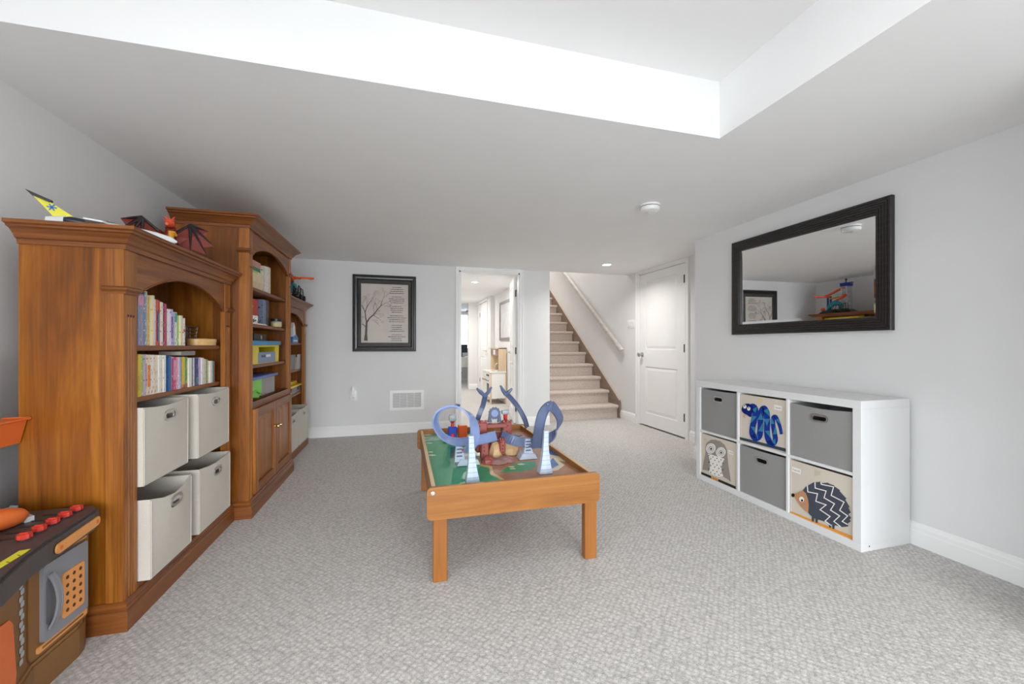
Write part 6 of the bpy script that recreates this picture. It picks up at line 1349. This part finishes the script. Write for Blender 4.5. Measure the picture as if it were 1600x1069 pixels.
# small cars near the rear left
for i, (u, v, m, lab) in enumerate(((699, 689, gyp, 'tiny pale grey toy car behind the left track loop'), (722, 683, plastic('car_white', (224, 222, 214), 0.3), 'tiny white toy car beside the orange launcher block'), (834, 693, rdp, 'tiny red toy car under the right track loop'))):
    c = PZ(u, v, ZBRD + 0.003); t = thing('toy_car', lab, 'toy car', (c.x, c.y, ZBRD + 0.0025), 0.4 * i)
    bm = BM(); prism(bm, [(-0.030, -0.012, 0.006), (0.030, -0.012, 0.006), (0.030, -0.012, 0.014), (0.014, -0.012, 0.017), (0.006, -0.012, 0.025), (-0.014, -0.012, 0.025), (-0.024, -0.012, 0.016), (-0.030, -0.012, 0.015)], (0, 0.024, 0)); obj('body', bm, m, t)
    for x in (-0.018, 0.018):
        for y in (-0.0135, 0.0105):
            bm = BM(); lathe(bm, [(0.007, y), (0.007, y + 0.003)], (x, 0, 0.0072), 'Y', 10); obj('wheel', bm, M('rubber_dark', (24, 24, 24), rough=0.85), t)

# ------------------------------------------------------------------ toy workbench at the left edge
wb = thing('toy_workbench', 'brown and charcoal plastic toy workbench with red knobs', 'toy workbench', (-1.225, 1.36, 0))
wo = Vector(wb.location)
brn = plastic('bench_brown', (132, 92, 50), 0.5); chc = plastic('bench_charcoal', (72, 66, 66), 0.45); bgry = plastic('bench_grey', (136, 136, 142), 0.4); bor = plastic('bench_orange', (226, 112, 52), 0.4); bora = plastic('bench_amber', (232, 156, 84), 0.4); bred = plastic('bench_red', (206, 62, 50), 0.35); bwhite = plastic('bench_pale_grey', (186, 190, 194), 0.4)
def wp_(nm, bm, mat, par=None, sh=False): move(bm, -wo); return obj(nm, bm, mat, par or wb, sh)
FX = -1.070                          # door face plane
def outline(inset=0.0, yend=1.765):
    """bench plan: back along the wall, rounded far front corner, bowed front"""
    return [(-1.385, 0.98), (-1.02 - inset, 0.98), (-1.00 - inset, 1.25), (-1.045 - inset, 1.45), (FX - 0.002 - inset, 1.53), (FX - inset, 1.70), (FX - 0.008 - inset, 1.735), (FX - 0.03 - inset, yend - inset), (-1.385, yend - inset)]
bm = BM(); prism(bm, [(x, y, 0.10) for x, y in outline(0.004)], (0, 0, 0.33)); body = wp_('cabinet_body', bm, brn)
def plinth():
    P_ = outline(-0.006, 1.772); b_ = BM(); prism(b_, [(x, y, 0.0) for x, y in P_], (0, 0, 0.095)); return b_
wp_('plinth', plinth(), brn); bm = BM(); prism(bm, [(x, y, 0.095) for x, y in outline(-0.001, 1.768)], (0, 0, 0.010)); wp_('plinth_lip', bm, plastic('bench_brown_light', (150, 108, 62), 0.5))
# counter
ctop = [(-1.395, 0.95), (-0.93, 0.95), (-0.945, 1.27), (-0.985, 1.40), (-1.000, 1.48), (-1.026, 1.70), (-1.036, 1.745), (-1.060, 1.772), (-1.395, 1.772)]
bm = BM(); prism(bm, [(x, y, 0.422) for x, y in ctop], (0, 0, 0.056)); ct = wp_('counter', bm, chc)
bm = BM(); prism(bm, [(x - 0.008, y - 0.004, 0.478) for x, y in ctop[1:-1]] + [(-1.30, 1.765, 0.478), (-1.30, 0.955, 0.478)], (0, 0, 0.008)); wp_('counter_top_lip', bm, chc)
def on_front(y0, y1, z0, z1, r, x0, x1, th):
    """plate following the counter front between two plan points"""
    pts = rrect(y0, y1, z0, z1, r); return [(x0 + (x1 - x0) * (y - y0) / (y1 - y0), y, z) for y, z in pts], th
pts, th = on_front(1.505, 1.735, 0.432, 0.462, 0.014, -1.0005, -1.0315, 0.004); bm = BM(); prism(bm, pts, (0.005, 0, 0)); bar = wp_('front_bar', bm, bora)
for y in (1.525, 1.716):
    bm = BM(); x = -1.0005 + (y - 1.505) / 0.23 * -0.031 + 0.0045; lathe(bm, [(0.007, x), (0.007, x + 0.0012), (0.003, x + 0.0012)], (0, y, 0.447), 'X', 12); move(bm, -wo); obj('bar_rivet', bm, bor, bar)
# red knobs along the counter
k0, k1 = Vector((-1.078, 1.515, 0.486)), Vector((-1.088, 1.726, 0.486))
for k in range(5):
    c = k0.lerp(k1, k / 4); bm = BM(); pts = []
    for j in range(16):
        r = 0.0165 if j % 2 else 0.0145; a_ = 2 * math.pi * j / 16; pts.append((c.x + r * math.cos(a_), c.y + r * math.sin(a_), c.z + 0.004))
    prism(bm, pts, (0, 0, 0.013)); kn = wp_('knob', bm, bred)
    bm = BM(); lathe(bm, [(0.011, 0.0), (0.011, 0.005)], (c.x, c.y, c.z - 0.0005), 'Z', 14); move(bm, -wo); obj('knob_stem', bm, chc, kn)
    bm = BM(); box(bm, c.x - 0.010, c.x + 0.010, c.y - 0.0025, c.y + 0.0025, c.z + 0.017, c.z + 0.020); move(bm, -wo); obj('knob_grip', bm, bred, kn)
for k in range(5):
    c = k0.lerp(k1, (k + 0.4) / 4.6) + Vector((-0.055, -0.01, 0)); bm = BM(); prism(bm, [(x, y, 0.486) for x, y in [(c.x + a, c.y + b) for a, b in stadium(0, 0, 0.05, 0.010)]], (0, 0, 0.002)); wp_('counter_groove', bm, plastic('bench_dark', (44, 40, 42), 0.5))
bm = BM(); q = [PZ(u, v, 0.4865) for u, v in ((0, 893), (0, 878), (30, 861), (48, 858), (40, 864))]; q = [Vector((-0.985, 1.20, 0.4865)), Vector((-1.005, 1.205, 0.4865))] + q[2:]
prism(bm, [p + Vector((0, 0, 0)) for p in q], (0, 0, 0.0008)); rul = wp_('ruler_sticker', bm, plastic('ruler_yellow', (226, 220, 60), 0.4))
for k in range(6):
    f = (k + 0.5) / 6; a_ = q[0].lerp(q[4], f); b_ = q[1].lerp(q[2], f); d_ = a_.lerp(b_, 0.45); bm = BM(); e_ = Vector((0, 0.0012, 0)); prism(bm, [a_ - e_ + Vector((0, 0, 0.0009)), a_ + e_ + Vector((0, 0, 0.0009)), d_ + e_ + Vector((0, 0, 0.0009)), d_ - e_ + Vector((0, 0, 0.0009))], (0, 0, 0.0003)); move(bm, -wo); obj('ruler_tick', bm, plastic('bench_dark', (44, 40, 42), 0.5), rul)
# door set with orange trims
dyA, dyB = 1.546, 1.722
bm = BM(); prism(bm, [(FX + 0.001, y, z) for y, z in rrect(dyA - 0.035, dyB + 0.020, 0.115, 0.418, 0.02)], (0.004, 0, 0)); wp_('door_surround', bm, brn)
bm = BM(); prism(bm, [(FX + 0.003, y, z) for y, z in rrect(dyA - 0.012, dyB + 0.008, 0.392, 0.412, 0.006)], (0.006, 0, 0)); wp_('top_trim', bm, bora)
bm = BM(); prism(bm, [(FX + 0.003, y, z) for y, z in rrect(dyA - 0.012, dyB + 0.008, 0.126, 0.146, 0.006)], (0.006, 0, 0)); bt = wp_('bottom_trim', bm, bora)
bm = BM(); prism(bm, [(FX + 0.009, y, z) for y, z in rrect(dyA + 0.004, dyB - 0.01, 0.133, 0.139, 0.003)], (0.0008, 0, 0)); move(bm, -wo); obj('trim_slot', bm, brn, bt)
bm = BM(); prism(bm, [(FX + 0.004, y, z) for y, z in rrect(dyA, dyB, 0.150, 0.386, 0.012)], (0.012, 0, 0)); wd_ = wp_('door', bm, bgry)
hy0, hy1, hz0, hz1 = 1.612, 1.702, 0.180, 0.325
bm = BM(); prism(bm, [(FX + 0.016, y, z) for y, z in rrect(hy0, hy1, hz0, hz1, 0.010)], (0.003, 0, 0)); move(bm, -wo); obj('vent_panel', bm, bora, wd_)
for i in range(3):
    for j in range(5):
        bm = BM(); lathe(bm, [(0.0062, FX + 0.0185), (0.0062, FX + 0.0196)], (0, hy0 + 0.018 + 0.027 * i, hz0 + 0.020 + 0.0265 * j), 'X', 10); move(bm, -wo); obj('vent_hole', bm, plastic('vent_hole_brown', (84, 48, 20), 0.6), wd_)
bm = BM(); pts = smooth([(FX + 0.016, 1.568, 0.185), (FX + 0.030, 1.570, 0.22), (FX + 0.036, 1.571, 0.268), (FX + 0.030, 1.570, 0.315), (FX + 0.016, 1.568, 0.350)], 4); strip(bm, pts, [(0, 1, 0)] * len(pts), 0.020, 0.005, 0.006); move(bm, -wo); obj('handle', bm, bgry, wd_)
bm = BM(); prism(bm, [(FX + 0.0162, y, z) for y, z in rrect(1.553, 1.590, 0.195, 0.342, 0.016)], (0.0006, 0, 0)); move(bm, -wo); obj('handle_recess', bm, plastic('bench_grey_dark', (104, 104, 108), 0.5), wd_)
# chain sticker and orange lower panel
def bench_x(y):
    P_ = [(1.25, -1.004), (1.45, -1.049), (1.53, -1.076)]
    for (a, xa), (b, xb) in zip(P_[:-1], P_[1:]):
        if a <= y <= b: return xa + (xb - xa) * (y - a) / (b - a)
    return -1.076
for k in range(13):
    z = 0.145 + 0.018 * k; y = 1.475; bm = BM(); x = bench_x(y) + 0.002; dy_ = 0.004 if k % 2 else -0.004
    prism(bm, [(bench_x(yy) + 0.0012, yy, zz) for yy, zz in rrect(y + dy_ - 0.009, y + dy_ + 0.009, z, z + 0.015, 0.004, 3)], (0.0016, 0, 0)); wp_('chain_link_print', bm, bwhite)
bm = BM(); prism(bm, [(bench_x(y) + 0.001, y, z) for y, z in ((1.26, 0.10), (1.435, 0.11), (1.44, 0.14), (1.425, 0.29), (1.41, 0.31), (1.26, 0.33))], (0.004, 0, 0)); wp_('lower_panel', bm, bor)
# back board: posts, orange tray, sign
for y in (1.73, 1.02):
    bm = BM(); box(bm, -1.395, -1.355, y - 0.02, y + 0.02, 0.478, 1.02, 0.006, 2); wp_('back_post', bm, bwhite, None, 30)
bm = BM(); box(bm, -1.395, -1.375, 1.04, 1.71, 0.985, 1.02, 0.004, 1); wp_('top_bar', bm, bwhite)
bm = BM(); prism(bm, [(-1.352, 1.38, 0.80), (-1.28, 1.38, 0.80), (-1.30, 1.38, 0.715), (-1.352, 1.38, 0.715)], (0, 0.43, 0)); tr_ = wp_('tray', bm, bor)
bm = BM(); tube(bm, [(-1.352, 1.375, 0.80), (-1.277, 1.375, 0.80), (-1.277, 1.815, 0.80), (-1.352, 1.815, 0.80)], 0.005, 6); move(bm, -wo); obj('tray_rim', bm, bor, tr_)
bm = BM(); prism(bm, [(-1.350, y, z) for y, z in rrect(1.55, 1.725, 0.845, 0.94, 0.02)], (0.008, 0, 0)); sg = wp_('back_sign', bm, bwhite)
bm = BM(); prism(bm, [(-1.342, y, z) for y, z in rrect(1.58, 1.705, 0.868, 0.922, 0.012)], (0.002, 0, 0)); move(bm, -wo); obj('sign_plate', bm, bor, sg)
# toy tools on the counter
dl_ = thing('toy_drill', 'orange toy power tool lying on the workbench counter', 'toy tool', (-1.22, 1.57, 0.478))
bm = BM(); tube(bm, smooth([(-0.02, -0.12, 0.040), (0.0, -0.05, 0.046), (0.015, 0.02, 0.042), (0.03, 0.075, 0.034), (0.038, 0.10, 0.030)], 4), [0.034] * 9 + [0.034, 0.032, 0.030, 0.027, 0.023, 0.018, 0.013, 0.008], 12); obj('body', bm, bor, dl_, True)
bm = BM(); tube(bm, [(0.0, -0.06, 0.03), (0.06, -0.09, 0.018), (0.09, -0.10, 0.018)], [0.018, 0.017, 0.017], 10); obj('grip', bm, chc, dl_, True)
wr_ = thing('toy_wrench', 'pale grey toy wrench behind the orange power tool', 'toy tool', (-1.255, 1.715, 0.478), 0.9)
bm = BM(); prism(bm, [(0.0, -0.10, 0.004), (0.022, -0.10, 0.004), (0.020, 0.04, 0.004), (0.036, 0.07, 0.004), (0.026, 0.10, 0.004), (0.016, 0.078, 0.004), (0.004, 0.078, 0.004), (-0.006, 0.10, 0.004), (-0.016, 0.07, 0.004), (0.0, 0.04, 0.004)], (0, 0, 0.02)); obj('shaft', bm, bwhite, wr_)
bm = BM(); lathe(bm, [(0.007, 0.0242), (0.007, 0.0255)], (0.010, -0.08, 0), 'Z', 10); obj('hang_hole', bm, chc, wr_)
bm = BM(); box(bm, 0.006, 0.016, -0.05, 0.02, 0.024, 0.0255); obj('raised_rib', bm, bwhite, wr_)
